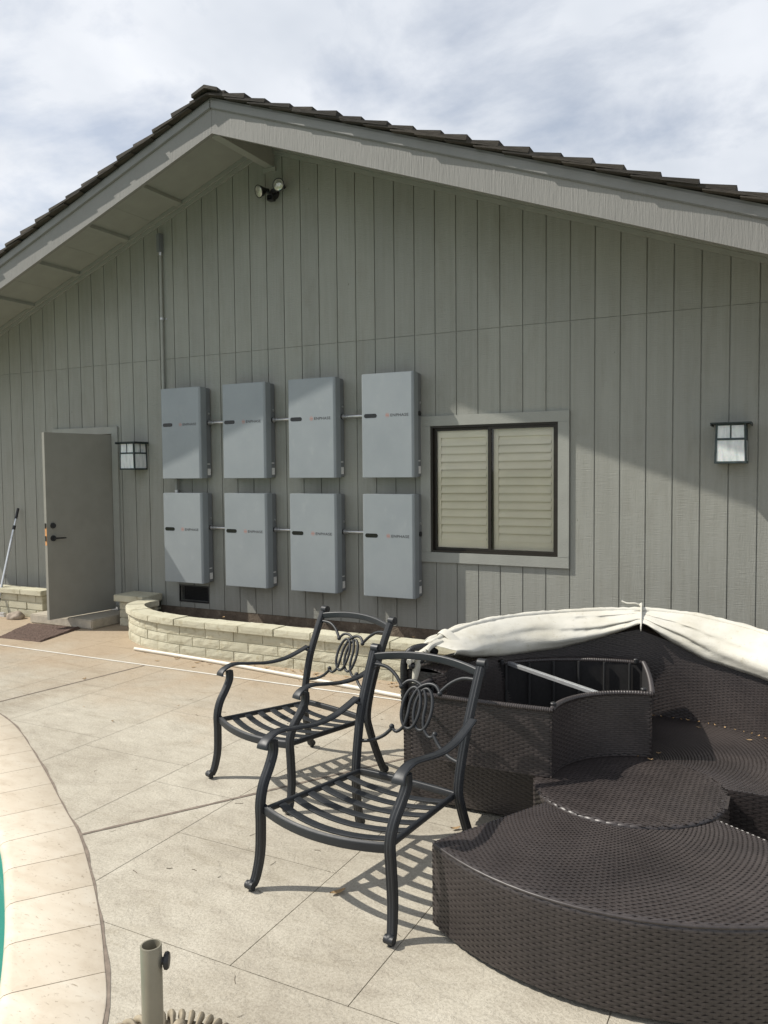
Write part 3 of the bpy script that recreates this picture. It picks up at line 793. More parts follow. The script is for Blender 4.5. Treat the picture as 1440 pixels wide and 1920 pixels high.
for (a, b_) in ((wx0 + 0.026, xm - 0.012), (xm - 0.002, wx1 - 0.026)):
    z0, z1 = wz0 + 0.025, wz1 - 0.025; y0, y1 = 0.054, 0.080
    for (p, q) in ((a, a + 0.052), (b_ - 0.052, b_)):
        gs = G(); gs.box(p, q, y0, y1, z0, z1); wpart(gs, 'shutter_stile', 'shutter', bevel=0.002)
    gs = G(); gs.box(a + 0.0525, b_ - 0.0525, y0 + 0.0005, y1, z0, z0 + 0.095); wpart(gs, 'shutter_rail', 'shutter', bevel=0.002)
    gs = G(); gs.box(a + 0.0525, b_ - 0.0525, y0 + 0.0005, y1, z1 - 0.085, z1); wpart(gs, 'shutter_rail', 'shutter', bevel=0.002)
    nl = 13; zz0, zz1 = z0 + 0.095, z1 - 0.085; pitch = (zz1 - zz0) / nl
    for q in range(nl):
        zc_ = zz0 + (q + 0.5) * pitch; hl = pitch * 0.58; a_ = math.radians(20 + random.uniform(-2.0, 2.0))
        dy, dz = hl * math.sin(a_), hl * math.cos(a_); t = 0.006
        gs = G()
        yc = (y0 + y1) / 2 - 0.002
        prof = [(yc - dy - t * 0.3, zc_ - dz), (yc - t, zc_), (yc + dy - t * 0.3, zc_ + dz), (yc + dy + t * 0.3, zc_ + dz), (yc + t, zc_), (yc - dy + t * 0.3, zc_ - dz)]
        xa, xb_ = a + 0.055, b_ - 0.055; n = len(prof)
        gs.add([(xa, y, z) for y, z in prof] + [(xb_, y, z) for y, z in prof], [tuple(range(n)), tuple(range(2 * n - 1, n - 1, -1))] + [(i, (i + 1) % n, n + (i + 1) % n, n + i) for i in range(n)])
        wpart(gs, 'louver', 'shutter')

# door: casing, leaf, hardware
gg = G(); gg.box(-8.15, -7.066, -0.024, -0.0012, DOOR[3], DOOR[3] + 0.085); hp(gg.obj('door_casing', 'trim_paint', bevel=0.002))
gg = G(); gg.box(-7.163, -7.066, -0.0235, -0.0012, 0.16, DOOR[3] - 0.0005); hp(gg.obj('door_casing', 'trim_paint', bevel=0.002))
gg = G(); gg.box(-8.15, -8.057, -0.0235, -0.0012, 0.10, DOOR[3] - 0.0005); hp(gg.obj('door_casing', 'trim_paint', bevel=0.002))
gg = G(); gg.box(DOOR[0], DOOR[1], -0.01, 0.14, 0.092, 0.104); hp(gg.obj('threshold', 'aluminium'))
door_ang = math.atan2(-0.86, -0.105)
DL = 0.866
dm = Matrix.Translation((-7.170, -0.012, 0.0)) @ Matrix.Rotation(door_ang, 4, 'Z')
# local: x along the leaf from hinge to free edge, +y is the face turned to the yard
gg = G(); gg.box(0, DL, -0.044, 0.0, 0.118, 2.176)
door = gg.obj('door', 'door_paint', bevel=0.0015)
for v in door.data.vertices: v.co = dm @ v.co
hp(door)
def dpart(gs, name, mat, **kw):
    o = gs.obj(name, mat, **kw)
    for v in o.data.vertices: v.co = dm @ v.co
    o.parent = door; return o
hx = DL - 0.072
gs = G(); gs.cyl((hx, 0.0, 1.155), (hx, 0.020, 1.155), 0.032, 0.028, 20); gs.cyl((hx, 0.0205, 1.155), (hx, 0.026, 1.155), 0.016, 0.014, 14); dpart(gs, 'deadbolt', 'black_plastic', smooth=True)
gs = G(); gs.cyl((hx, 0.0, 1.015), (hx, 0.012, 1.015), 0.033, 0.032, 20); gs.cyl((hx, 0.012, 1.015), (hx, 0.05, 1.015), 0.011, None, 12)
gs.tube([(hx + 0.012, 0.05, 1.015), (hx - 0.03, 0.052, 1.017), (hx - 0.08, 0.052, 1.016), (hx - 0.128, 0.046, 1.013)], [0.010, 0.009, 0.0085, 0.007], 10); dpart(gs, 'handle', 'black_plastic', smooth=True)
for zc_, hh, m_ in ((1.025, 0.085, 'raw_wood'),):
    gs = G(); gs.box(DL + 0.0003, DL + 0.0012, -0.036, -0.004, zc_ - hh, zc_ + hh + 0.03); dpart(gs, 'bare_edge', m_)
for zc_ in (1.155, 1.015):
    gs = G(); gs.box(DL + 0.0013, DL + 0.004, -0.034, -0.010, zc_ - 0.028, zc_ + 0.028); dpart(gs, 'latch_plate', 'bronze_frame')
for zc_ in (0.35, 1.15, 1.95):
    gs = G(); gs.cyl((-0.004, 0.004, zc_ - 0.05), (-0.004, 0.004, zc_ + 0.05), 0.007, None, 10); dpart(gs, 'hinge', 'bronze_frame', smooth=True)

# ================================================================== STEP, PLANTERS, SOIL
def rough_box(gs, x0, x1, y0, y1, z0, z1, amp, nx=8, nz=3, seed=0.0):
    """box whose front (y0) and top are gently uneven"""
    gs.box(x0, x1, y0, y1, z0, z1)
gs = G(); gs.box(-7.89, -6.885, -0.64, -0.03, 0.0, 0.105)
step = gs.obj('door_step', 'step_concrete', bevel=0.012); tag(step, 'low concrete step below the open grey door', 'step')

pathpts = [(-6.33, -0.30), (-6.345, -0.48), (-6.29, -0.66), (-6.17, -0.80), (-6.0, -0.91), (-5.74, -1.03), (-5.42, -1.105), (-5.1, -1.135), (-4.8, -1.14)]
pl = [Vector((p[0], p[1], 0)) for p in crom([(x, y, 0) for x, y in pathpts], 8)]
x = -4.7
while x < 0.7:
    pl.append(Vector((x, -1.14, 0))); x += 0.1
plen = [0.0]
for a, b_ in zip(pl[:-1], pl[1:]): plen.append(plen[-1] + (b_ - a).length)
def at_len(s_):
    s_ = max(0.0, min(plen[-1] - 1e-6, s_)); i = int(np.searchsorted(plen, s_, side='right') - 1); i = min(i, len(pl) - 2)
    t = (s_ - plen[i]) / (plen[i + 1] - plen[i]); p = pl[i].lerp(pl[i + 1], t)
    i0, i1 = max(i - 1, 0), min(i + 2, len(pl) - 1); tg = (pl[i1] - pl[i0]).normalized()
    return p, Vector((-tg.y, tg.x, 0))         # normal pointing to the house side (left of travel)
def bent_block(s0, s1, d0, d1, z0, z1, rough=0.0, n=4, nz=3, seed=0):
    """block following the planter path; d = distance behind the front line"""
    gs = G(); vs_ = []; fs = []
    n = max(2, n)
    # front grid (rough), then back corners
    for q in range(n + 1):
        s_ = s0 + (s1 - s0) * q / n; p, nn = at_len(s_)
        for j in range(nz + 1):
            e = 0.0 if (q in (0, n) or j in (0, nz)) else -rough * (0.3 + 0.9 * random.random())
            v = p + nn * (d0 + e); vs_.append((v.x, v.y, z0 + (z1 - z0) * j / nz))
        for z in (z1, z0):
            v = p + nn * d1; vs_.append((v.x, v.y, z + (random.uniform(-0.002, 0.002) if z == z1 else 0)))
    m = nz + 3
    for q in range(n):
        for j in range(m):
            j2 = (j + 1) % m
            fs.append((q * m + j, (q + 1) * m + j, (q + 1) * m + j2, q * m + j2))
    fs.append(tuple(range(m))); fs.append(tuple(n * m + j for j in range(m - 1, -1, -1)))
    gs.add(vs_, fs); return gs
planter = thing('planter_wall', 'curved low painted block planter wall along the house below the grey cabinets', 'planter', (-4.0, -1.1, 0))
POFF = Matrix.Translation((4.0, 1.1, 0))
def pp(o): o.parent = planter; o.matrix_parent_inverse = POFF; return o
CAPZ0, CAPZ1 = 0.272, 0.335
ch = CAPZ0 / 3
pp(bent_block(0.0, plen[-1] - 0.01, 0.010, 0.10, 0.0, CAPZ0 - 0.002, 0, 120, 1).obj('mortar_core', 'block'))
LB = 0.325
for course in range(3):
    s_ = -0.02 if course % 2 == 0 else -0.02 - LB / 2
    while s_ < plen[-1] - 0.02:
        a, b_ = max(s_, 0.0), min(s_ + LB, plen[-1] - 0.01)
        if b_ - a > 0.04:
            o = bent_block(a + 0.004, b_ - 0.004, 0.0 + random.uniform(-0.002, 0.003), 0.105, course * ch + (0.004 if course else 0.0), (course + 1) * ch - 0.004, 0.005, 6, 3).obj('block', 'block')
            pp(o)
        s_ += LB
s_ = 0.02
LC = 0.385
while s_ < plen[-1] - 0.03:
    a, b_ = s_, min(s_ + LC, plen[-1] - 0.01)
    pp(bent_block(a + 0.003, b_ - 0.003, -0.030 + random.uniform(-0.004, 0.004), 0.165, CAPZ0 + random.uniform(0, 0.003), CAPZ1 + random.uniform(-0.003, 0.003), 0.003, 6, 2).obj('cap_stone', 'block', bevel=0.004))
    s_ += LC
# end pier beside the step
for course in range(3):
    gs = G(); gs.box(-6.80, -6.44, -0.315 + random.uniform(-.003, .003), -0.03, course * ch + (0.004 if course else 0), (course + 1) * ch - 0.003); pp(gs.obj('block', 'block', bevel=0.006))
gs = G(); gs.box(-6.79, -6.44, -0.305, -0.035, 0, CAPZ0 - 0.004); pp(gs.obj('mortar_core', 'block'))
gs = G(); gs.prism_z([(-6.845, -0.36), (-6.40, -0.36), (-6.385, -0.28), (-6.42, -0.03), (-6.845, -0.03)], CAPZ0 + 0.008, CAPZ1 + 0.018); pp(gs.obj('cap_stone', 'block', bevel=0.006))
# soil behind the planter
gs = G(); nx, ny = 150, 12; vs_ = []
for i in range(nx + 1):
    x = -6.40 + 6.9 * i / nx
    yf = -1.04
    if x < -4.8:
        cand = [p for p in pl[:80] if abs(p.x - x) < 0.12]
        yf = min(p.y for p in cand) + 0.10 if cand else -0.4
    for j in range(ny + 1):
        y = 0.006 + (yf - 0.006) * j / ny
        z = 0.105 + 0.05 * (j / ny) + 0.035 * noise.noise(Vector((x * 2.1, y * 2.5, 3))) + 0.012 * noise.noise(Vector((x * 14, y * 14, 1)))
        vs_.append((x, y, z))
gs.add(vs_, [(i * (ny + 1) + j, i * (ny + 1) + j + 1, (i + 1) * (ny + 1) + j + 1, (i + 1) * (ny + 1) + j) for i in range(nx) for j in range(ny)])
o = gs.obj('planter_soil', 'soil', smooth=True); o['kind'] = 'structure'

# low planter left of the door
lplant = thing('planter_wall', 'short straight low block planter wall left of the open door', 'planter', (-9.0, -0.4, 0))
LOFF = Matrix.Translation((9.0, 0.4, 0))
def lp(o): o.parent = lplant; o.matrix_parent_inverse = LOFF; return o
for course in range(3):
    x = -11.0 - (LB / 2 if course % 2 else 0)
    while x < -7.96:
        a, b_ = max(x, -11.0), min(x + LB, -7.96)
        if b_ - a > 0.05:
            gs = G(); gs.box(a + 0.003, b_ - 0.003, -0.40 + random.uniform(-.003, .003), -0.30, course * ch + (0.004 if course else 0), (course + 1) * ch - 0.003); lp(gs.obj('block', 'block', bevel=0.006))
        x += LB
gs = G(); gs.box(-11.0, -7.97, -0.39, -0.31, 0, CAPZ0 - 0.004); lp(gs.obj('mortar_core', 'block'))
x = -11.0
while x < -7.96:
    b_ = min(x + LC, -7.94)
    if b_ - x > 0.05:
        gs = G(); gs.box(x + 0.002, b_ - 0.002, -0.435 + random.uniform(-.004, .004), -0.23, CAPZ0 + 0.001, CAPZ1 + random.uniform(-.003, .003)); lp(gs.obj('cap_stone', 'block', bevel=0.006))
    x += LC
gs = G(); gs.box(-11.0, -7.97, -0.309, 0.0, 0.0, 0.24); lp(gs.obj('soil_fill', 'soil'))

# ================================================================== BATTERY CABINETS
BX = [-6.229, -5.382, -4.551, -3.709]
ZU, ZL = 1.659, 0.522
def text_mesh(txt, w, h):
    c = bpy.data.curves.new('txt', 'FONT'); c.body = txt; c.size = 1.0; c.resolution_u = 3; c.space_character = 1.10; c.offset = 0.012
    o = bpy.data.objects.new('txt', c); COL.objects.link(o)
    dg = bpy.context.evaluated_depsgraph_get(); me = bpy.data.meshes.new_from_object(o.evaluated_get(dg))
    bpy.data.objects.remove(o)
    xs_ = [v.co.x for v in me.vertices]; ys_ = [v.co.y for v in me.vertices]
    sx = w / (max(xs_) - min(xs_)); sy = h / (max(ys_) - min(ys_)); mx, my = min(xs_), min(ys_)
    for v in me.vertices: v.co = ((v.co.x - mx) * sx, 0, (v.co.y - my) * sy)
    return me
def make_cabinet():
    t = thing('battery_cabinet', 'x', 'battery', (0, 0, 0), 0, 'grey battery cabinets on the wall')
    W, D0, D1, Hh = 0.55, -0.016, -0.200, 0.98
    gs = G(); gs.box(0.03, W - 0.03, -0.0155, -0.001, 0.06, Hh - 0.06); gs.obj('mounting_bracket', 'black_plastic', t)
    # rear housing with painted-in side shade, then the pale front cover with chamfered upright edges
    gs = G(); gs.box(0.006, W - 0.006, -0.090, D0, 0.006, Hh - 0.006); gs.obj('housing', 'shaded_cabinet_grey', t, bevel=0.004)
    c = 0.016
    gs = G(); gs.prism_z([(0, -0.0905), (0, D1 + c), (c, D1), (W - c, D1), (W, D1 + c), (W, -0.0905)], 0, Hh)
    cover = gs.obj('front_cover', 'cabinet', t, smooth=True, bevel=0.0035)
    # indicator window
    gs = G(); pts = []; zc_ = 0.585; r = 0.019; x0, x1 = 0.032 + r, 0.168 - r
    for k in range(13): a = math.pi / 2 + math.pi * k / 12; pts.append((x0 + r * math.cos(a), zc_ + r * math.sin(a)))
    for k in range(13): a = -math.pi / 2 + math.pi * k / 12; pts.append((x1 + r * math.cos(a), zc_ + r * math.sin(a)))
    gs.prism_y(pts, D1 - 0.0016, D1 + 0.001); iw = gs.obj('indicator_window', 'black_gloss', cover)
    me = text_mesh('ENPHASE', 0.186, 0.0265); me.materials.append(MAT['ink'])
    o = bpy.data.objects.new('lettering', me); COL.objects.link(o); o.parent = cover; o.location = (0.314, D1 - 0.0009, 0.571)
    gs = G(); cx, r = 0.281, 0.0185
    N = 28
    for q in range(N):
        a0, a1 = 2 * math.pi * q / N, 2 * math.pi * (q + 1) / N
        gs.add([(cx + rr * math.cos(a), D1 - 0.0009, zc_ + rr * 1.08 * math.sin(a)) for a in (a0, a1) for rr in (r, r - 0.0024)], [(0, 1, 3, 2)])
    for dz, hw in ((-0.0055, 0.0105), (0.0, 0.0125), (0.0055, 0.0105)):
        gs.add([(cx - hw, D1 - 0.0009, zc_ + dz - 0.0013), (cx + hw, D1 - 0.0009, zc_ + dz - 0.0013), (cx + hw, D1 - 0.0009, zc_ + dz + 0.0013), (cx - hw, D1 - 0.0009, zc_ + dz + 0.0013)], [(0, 1, 2, 3)])
    gs.obj('emblem', 'orange', cover, fix=False)
    # right side: rating label, small label, ground lug, access slot
    xs_ = W + 0.0012
    gs = G(); gs.box(W - 0.007, W - 0.0045, -0.080, -0.030, 0.035, 0.105); gs.obj('rating_label', 'label_white', t)
    gs = G(); gs.box(W - 0.007, W - 0.0045, -0.082, -0.040, 0.150, 0.160); gs.obj('small_label', 'label_white', t)
    gs = G(); gs.cyl((W - 0.008, -0.045, 0.70), (W + 0.002, -0.045, 0.70), 0.012, None, 12); gs.obj('side_screw', 'zinc', t, smooth=True)
    gs = G(); gs.cyl((W - 0.008, -0.055, 0.60), (W + 0.004, -0.055, 0.60), 0.024, None, 16); gs.obj('cable_gland', 'black_plastic', t, smooth=True)
    gs = G(); gs.box(-0.004, 0.008, -0.085, -0.03, 0.0, 0.03); gs.obj('drip_tab', 'black_plastic', t)
    return t
cab0 = make_cabinet()
colname = ['first (door side)', 'second', 'third', 'fourth (window side)']
labs = {(0, 0): 'grey battery cabinet at the top left of the grid, under the tall vertical conduit',
        (0, 1): 'grey battery cabinet in the upper row, second from the door',
        (0, 2): 'grey battery cabinet in the upper row, third from the door',
        (0, 3): 'grey battery cabinet in the upper row right beside the window',
        (1, 0): 'grey battery cabinet at the bottom left of the grid, above the black vent',
        (1, 1): 'grey battery cabinet in the lower row, second from the door',
        (1, 2): 'grey battery cabinet in the lower row, third from the door',
        (1, 3): 'grey battery cabinet in the lower row right beside the window'}
for r_ in (0, 1):
    for c_ in range(4):
        t = cab0 if (r_, c_) == (0, 0) else copy_tree(cab0)
        t.location = (BX[c_], 0, ZU if r_ == 0 else ZL); t['label'] = labs[(r_, c_)]
gs = G(); gs.tube(crom([(-0.004, -0.12, 0.70), (-0.020, -0.125, 0.66), (-0.024, -0.125, 0.58), (-0.018, -0.125, 0.51), (-0.004, -0.12, 0.49)], 6), 0.0055, 8); gs.obj('plastic_loop', 'label_white', cab0, smooth=True)
names = ['first and second', 'second and third', 'third and fourth']
for r_, z0 in ((0, ZU), (1, ZL)):
    for c_ in range(3):
        x0, x1, z = BX[c_] + 0.556, BX[c_ + 1] + 0.004, z0 + 0.60
        t = thing('short_conduit', 'short horizontal metal conduit between the %s cabinets of the %s row' % (names[c_], ('upper', 'lower')[r_]), 'conduit', (x0, -0.055, z), 0, 'short conduits between cabinets')
        gs = G(); gs.cyl((0.03, 0, 0), (x1 - x0, 0, 0), 0.0145, None, 14); gs.obj('pipe', 'zinc', t, smooth=True)
        gs = G(); gs.cyl((-0.001, 0, 0), (0.012, 0, 0), 0.025, None, 8); gs.cyl((0.012, 0, 0), (0.045, 0, 0), 0.019, None, 14); gs.cyl((0.045, 0, 0), (0.052, 0, 0), 0.022, None, 8); gs.obj('fitting', 'zinc', t, smooth=True)
# riser conduit with its elbow box
t = thing('riser_conduit', 'tall vertical metal conduit rising from the top left cabinet to the eave', 'conduit', (-6.335, 0, 2.62))
gs = G(); gs.cyl((0.0, -0.030, -0.0), (0.0, -0.030, 1.53), 0.0175, None, 14); pipe_ = gs.obj('pipe', 'trim_paint', t, smooth=True)
gs = G(); gs.cyl((0, -0.03, 0.81), (0, -0.03, 0.832), 0.022, None, 14); gs.obj('coupling', 'zinc', t, smooth=True)
gs = G(); gs.box(-0.038, 0.05, -0.004, -0.001, 0.812, 0.830); gs.obj('strap', 'zinc', t)
gs = G(); gs.cyl((0, -0.03, 1.515), (0, -0.03, 1.55), 0.026, None, 12); gs.obj('locknut', 'zinc', t, smooth=True)
gs = G(); gs.box(-0.026, 0.026, -0.062, -0.002, 1.55, 1.755); gs.cyl((0, -0.035, 1.70), (0, 0.02, 1.70), 0.022, None, 12); gs.obj('elbow_box', 'shaded_cabinet_grey', t, smooth=True, bevel=0.012)
gs = G(); gs.box(-0.02, 0.02, -0.067, -0.0625, 1.57, 1.735); gs.obj('cover_plate', 'shaded_cabinet_grey', t, bevel=0.002)
t = thing('drop_conduit', 'short vertical conduit linking the two leftmost cabinets', 'conduit', (-6.165, -0.04, ZL + 0.98))
gs = G(); gs.cyl((0, 0, -0.002), (0, 0, ZU - ZL - 0.978), 0.017, None, 14); gs.obj('pipe', 'trim_paint', t, smooth=True)
gs = G(); gs.cyl((0, 0, 0.0), (0, 0, 0.03), 0.025, None, 10); gs.obj('fitting', 'zinc', t, smooth=True)

# ================================================================== WALL LANTERNS
def make_lantern():
    t = thing('wall_lantern', 'x', 'lantern', (0, 0, 0), 0, 'wall lanterns')
    W0, W1, D = 0.104, 0.113, 0.205      # half width top / bottom, projection
    H = 0.305
    gs = G(); gs.box(-0.06, 0.06, -0.012, -0.0008, 0.04, 0.28); gs.obj('back_plate', 'lamp_metal', t, bevel=0.003)
    gs = G()
    gs.prism_y([(-0.145, H), (0.145, H), (0.145, H + 0.010), (-0.145, H + 0.010)], -D - 0.035, -0.0125)
    gs.prism_y([(-0.145, H - 0.014), (-0.138, H - 0.014), (-0.138, H), (-0.145, H)], -D - 0.035, -0.0125)
    gs.prism_y([(0.138, H - 0.014), (0.145, H - 0.014), (0.145, H), (0.138, H)], -D - 0.035, -0.0125)
    gs.obj('roof_plate', 'lamp_metal', t)
    gs = G(); gs.box(-W1, W1, -D, -0.0125, -0.001, 0.006); gs.obj('bottom_plate', 'lamp_verdigris', t)
    def face(P):
        # P(u,v): u in -1..1 across, v in 0..1 up; returns point; strips 12 mm proud
        fr = G(); b_ = 0.115
        def bar(u0, u1, v0, v1):
            o_ = Vector(P(0.1, 0)) * 0
            c = [Vector(P(u, v)) for u, v in ((u0, v0), (u1, v0), (u1, v1), (u0, v1))]
            n_ = (c[1] - c[0]).cross(c[3] - c[0]).normalized() * 0.004
            fr.add([tuple(q + n_) for q in c] + [tuple(q - n_) for q in c], [(0, 1, 2, 3), (7, 6, 5, 4), (0, 4, 5, 1), (1, 5, 6, 2), (2, 6, 7, 3), (3, 7, 4, 0)])
        bar(-1, -1 + b_, 0, 1); bar(1 - b_, 1, 0, 1); bar(-1 + b_, 1 - b_, 0.005, 0.055); bar(-1 + b_, 1 - b_, 0.955, 0.998)
        bar(-1 + b_, 1 - b_, 0.585, 0.64); bar(-0.05, 0.05, 0.64, 0.955)
        fo = fr.obj('frame', 'lamp_verdigris', t)
        for (u0, u1, v0, v1) in ((-1 + b_, -0.05, 0.64, 0.955), (0.05, 1 - b_, 0.64, 0.955), (-1 + b_, 1 - b_, 0.055, 0.585)):
            c = [P(u, v) for u, v in ((u0, v0), (u1, v0), (u1, v1), (u0, v1))]
            gp = G(); gp.add(c, [(0, 1, 2, 3)]); gp.obj('pane', 'lamp_glass', fo, fix=False)
    def wv(v): return W1 + (W0 - W1) * v
    face(lambda u, v: (u * wv(v), -D, v * H))
    face(lambda u, v: (wv(v) + 0.0, -0.0125 - (D - 0.0125) * (1 - (u + 1) / 2), v * H))
    face(lambda u, v: (-wv(v) - 0.0, -0.0125 - (D - 0.0125) * ((u + 1) / 2), v * H))
    return t
l0 = make_lantern(); l0.location = (-0.463, -0.001, 1.755); l0['label'] = 'square wall lantern with white glass panes at the right, right of the window'
l1 = copy_tree(l0); l1.location = (-6.735, -0.001, 1.762); l1['label'] = 'square wall lantern with white glass panes between the door and the cabinets'

# floodlight
t = thing('flood_light', 'black twin head floodlight with sensor under the gable peak', 'light', (-4.80, 0, 4.56))
gs = G(); gs.cyl((0, -0.002, 0.0), (0, -0.035, 0.0), 0.055, 0.05, 18); gs.obj('base_plate', 'black_plastic', t, smooth=True)
for s_, tgt, end in ((-1, Vector((-0.30, -0.80, -0.28)), Vector((-0.105, -0.13, 0.010))), (1, Vector((0.10, -0.90, -0.10)), Vector((0.135, -0.13, 0.035)))):
    d_ = tgt.normalized(); gs = G(); back = end - d_ * 0.10
    gs.tube([(s_ * 0.02, -0.03, 0.0), (s_ * 0.055, -0.06, 0.015), tuple(back)], 0.014, 10)
    gs.tube([tuple(back - d_ * 0.02), tuple(back + d_ * 0.02), tuple(back + d_ * 0.055), tuple(end), tuple(end + d_ * 0.006)], [0.018, 0.024, 0.044, 0.064, 0.066], 22, True)
    hd = gs.obj('lamp_head', 'black_plastic', t, smooth=True)
    gs = G(); gs.tube([tuple(end + d_ * 0.0062), tuple(end + d_ * 0.013), tuple(end + d_ * 0.017)], [0.055, 0.040, 0.012], 22, True); gs.obj('lens', 'flood_glass', hd, smooth=True)
gs = G(); gs.box(-0.034, 0.034, -0.10, -0.035, -0.085, -0.025); gs.cyl((0, -0.06, -0.03), (0, -0.045, 0.0), 0.014, None, 10); so = gs.obj('motion_sensor', 'black_plastic', t, smooth=True, bevel=0.008)
gs = G(); gs.box(-0.026, 0.026, -0.104, -0.1005, -0.078, -0.036); gs.obj('sensor_lens', 'black_gloss', so, bevel=0.0015)

# ================================================================== SMALL YARD THINGS
gs = G(); rp = crom([(-5.70, -1.195, 0.017), (-4.6, -1.285, 0.017), (-3.4, -1.44, 0.017), (-1.9, -1.66, 0.017)], 10)
gs.tube(rp, 0.0165, 14); tag(gs.obj('white_pipe', 'pvc', smooth=True), 'long white plastic pipe lying along the planter wall', 'pipe')
gs = G()
xx = -11.95; vs_ = []
while xx < 4.9:
    w = 0.0115 + random.uniform(-0.0012, 0.0012); vs_ += [(xx, -1.60 - w, 0.0035), (xx, -1.60 + w, 0.0035)]; xx += 0.05
gs.add(vs_, [(2 * i, 2 * i + 2, 2 * i + 3, 2 * i + 1) for i in range(len(vs_) // 2 - 1)])
o = gs.obj('drain_strip', 'drain_white', fix=False); tag(o, 'thin straight white drain strip across the patio parallel to the house', 'drain')
# door mat
gs = G(); c4 = [(-7.46, -1.37), (-6.86, -1.33), (-7.06, -0.645), (-7.83, -0.70)]
NM = 46; vs_ = []
for i in range(NM + 1):
    for j in range(NM + 1):
        u, v = i / NM, j / NM; A_, B_, C_, D_ = [Vector((x, y, 0)) for x, y in c4]
        p = A_.lerp(B_, u).lerp(D_.lerp(C_, u), v); e = min(u, 1 - u, v, 1 - v)
        p += Vector((0.012 * noise.noise(Vector((v * 7, u * 7, 0))), 0.012 * noise.noise(Vector((v * 7, u * 7, 5))), 0)) if e == 0 else Vector((0, 0, 0))
        z = (0.002 if e == 0 else 0.013 + 0.010 * max(0, noise.noise(Vector((u * 3, v * 3, 2)))) + 0.006 * random.random()) + (0.02 * max(0, u - 0.9) * 10 * max(0, v - 0.3) if e > 0 else 0)
        vs_.append((p.x, p.y, z))
gs.add(vs_, [(i * (NM + 1) + j, (i + 1) * (NM + 1) + j, (i + 1) * (NM + 1) + j + 1, i * (NM + 1) + j + 1) for i in range(NM) for j in range(NM)])
tag(gs.obj('door_mat', 'mat_fibre'), 'worn brown fibre mat on the patio before the door step', 'mat')
# rock
bm = bmesh.new(); bmesh.ops.create_icosphere(bm, subdivisions=3, radius=1.0)
for v in bm.verts:
    d_ = 1 + 0.25 * noise.noise(v.co * 1.3 + Vector((4, 1, 2))) + 0.08 * noise.noise(v.co * 4); v.co = Vector((v.co.x * 0.115 * d_, v.co.y * 0.09 * d_, max(-0.25, v.co.z) * 0.075 * d_))
me = bpy.data.meshes.new('rock'); bm.to_mesh(me); bm.free(); me.materials.append(MAT['rock']); me.shade_smooth()
o = bpy.data.objects.new('rock', me); COL.objects.link(o); o.location = (-8.27, -0.53, 0.016); tag(o, 'small rounded stone on the ground left of the door step', 'rock')
# squeegee pole
t = thing('pool_brush', 'long pole brush with black grip leaning on the wall left of the door', 'brush', (-8.66, -0.5, 0))
pa, pb = Vector((0.0, 0.0, 0.06)), Vector((-0.13, 0.455, 1.29))
def pl_(k): return tuple(pa.lerp(pb, k))
gs = G(); gs.cyl(pl_(0.0), pl_(0.80), 0.0155, None, 12); gs.obj('lower_pole', 'aluminium', t, smooth=True)
gs = G(); gs.cyl(pl_(0.80), pl_(0.90), 0.0125, None, 12); gs.obj('upper_pole', 'aluminium', t, smooth=True)
gs = G(); gs.cyl(pl_(0.785), pl_(0.825), 0.020, None, 12); gs.obj('twist_lock', 'black_plastic', t, smooth=True)
gs = G(); gs.cyl(pl_(0.895), pl_(1.0), 0.017, 0.016, 12); gs.obj('grip', 'black_plastic', t, smooth=True)
gs = G(); gs.cyl(pl_(0.0), pl_(0.12), 0.022, 0.02, 12); gs.box(-0.02, 0.02, -0.02, 0.02, 0.045, 0.12); gs.obj('socket', 'black_plastic', t, smooth=True)
gs = G(); gs.box(-0.20, 0.16, -0.025, 0.025, 0.030, 0.05); gs.obj('brush_back', 'aluminium', t, bevel=0.004)
gs = G()
for q in range(60): gs.box(-0.198 + q * 0.006, -0.1945 + q * 0.006, -0.02, 0.02, 0.001, 0.0295)
o = gs.obj('bristles', 'label_white', t); o['kind'] = 'stuff'
# umbrella stand
t = thing('umbrella_stand', 'empty umbrella stand with upright olive tube and ornate cast base', 'stand', (-1.578, -5.280, 0.0))
ux = 0.0
gs = G()
prof = [(0.0295, 0.075), (0.0295, 0.408), (0.0285, 0.410), (0.0245, 0.410), (0.0240, 0.406), (0.0240, 0.12), (0.0, 0.12)]
gs.lathe(prof, n=32); gs.obj('tube', 'umbrella_tube', t, smooth=True)
gs = G(); d_ = (Rv * 0.95 + Vector((0, 0.1, 0))).normalized(); d_ = Vector((d_.x, d_.y, 0)).normalized()
p0 = Vector((0, 0, 0.362))
gs.cyl(tuple(p0 + d_ * 0.028), tuple(p0 + d_ * 0.034), 0.010, None, 12); gs.tube([tuple(p0 + d_ * a) for a in (0.034, 0.037, 0.044, 0.049, 0.051)], [0.017, 0.0225, 0.024, 0.020, 0.008], 20); gs.obj('clamp_knob', 'black_plastic', t, smooth=True)
gs = G(); gs.lathe([(0.0, 0.002), (0.235, 0.002), (0.245, 0.012), (0.235, 0.028), (0.19, 0.040), (0.12, 0.052), (0.06, 0.062), (0.040, 0.080), (0.031, 0.082)], n=48)
base_ = gs.obj('cast_base', 'cast_resin', t, smooth=True)
gs = G()
for k in range(46):
    a = 2 * math.pi * k / 46; r0 = 0.205
    def q_(r, t, z): return (r * math.cos(a + t), r * math.sin(a + t), z)
    pth = crom([q_(r0 - 0.035, -0.03, 0.034), q_(r0 - 0.005, 0.0, 0.047), q_(r0 + 0.022, 0.035, 0.050), q_(r0 + 0.045, 0.085, 0.036), q_(r0 + 0.050, 0.11, 0.014)], 4)
    gs.tube(pth, [(0.003 + 0.010 * math.sin(math.pi * (0.08 + 0.84 * (i / 16) ** 1.3)), 0.002 + 0.0085 * math.sin(math.pi * (0.08 + 0.84 * (i / 16) ** 1.3))) for i in range(17)], 9)
gs.obj('scallop_rim', 'cast_resin', base_, smooth=True)
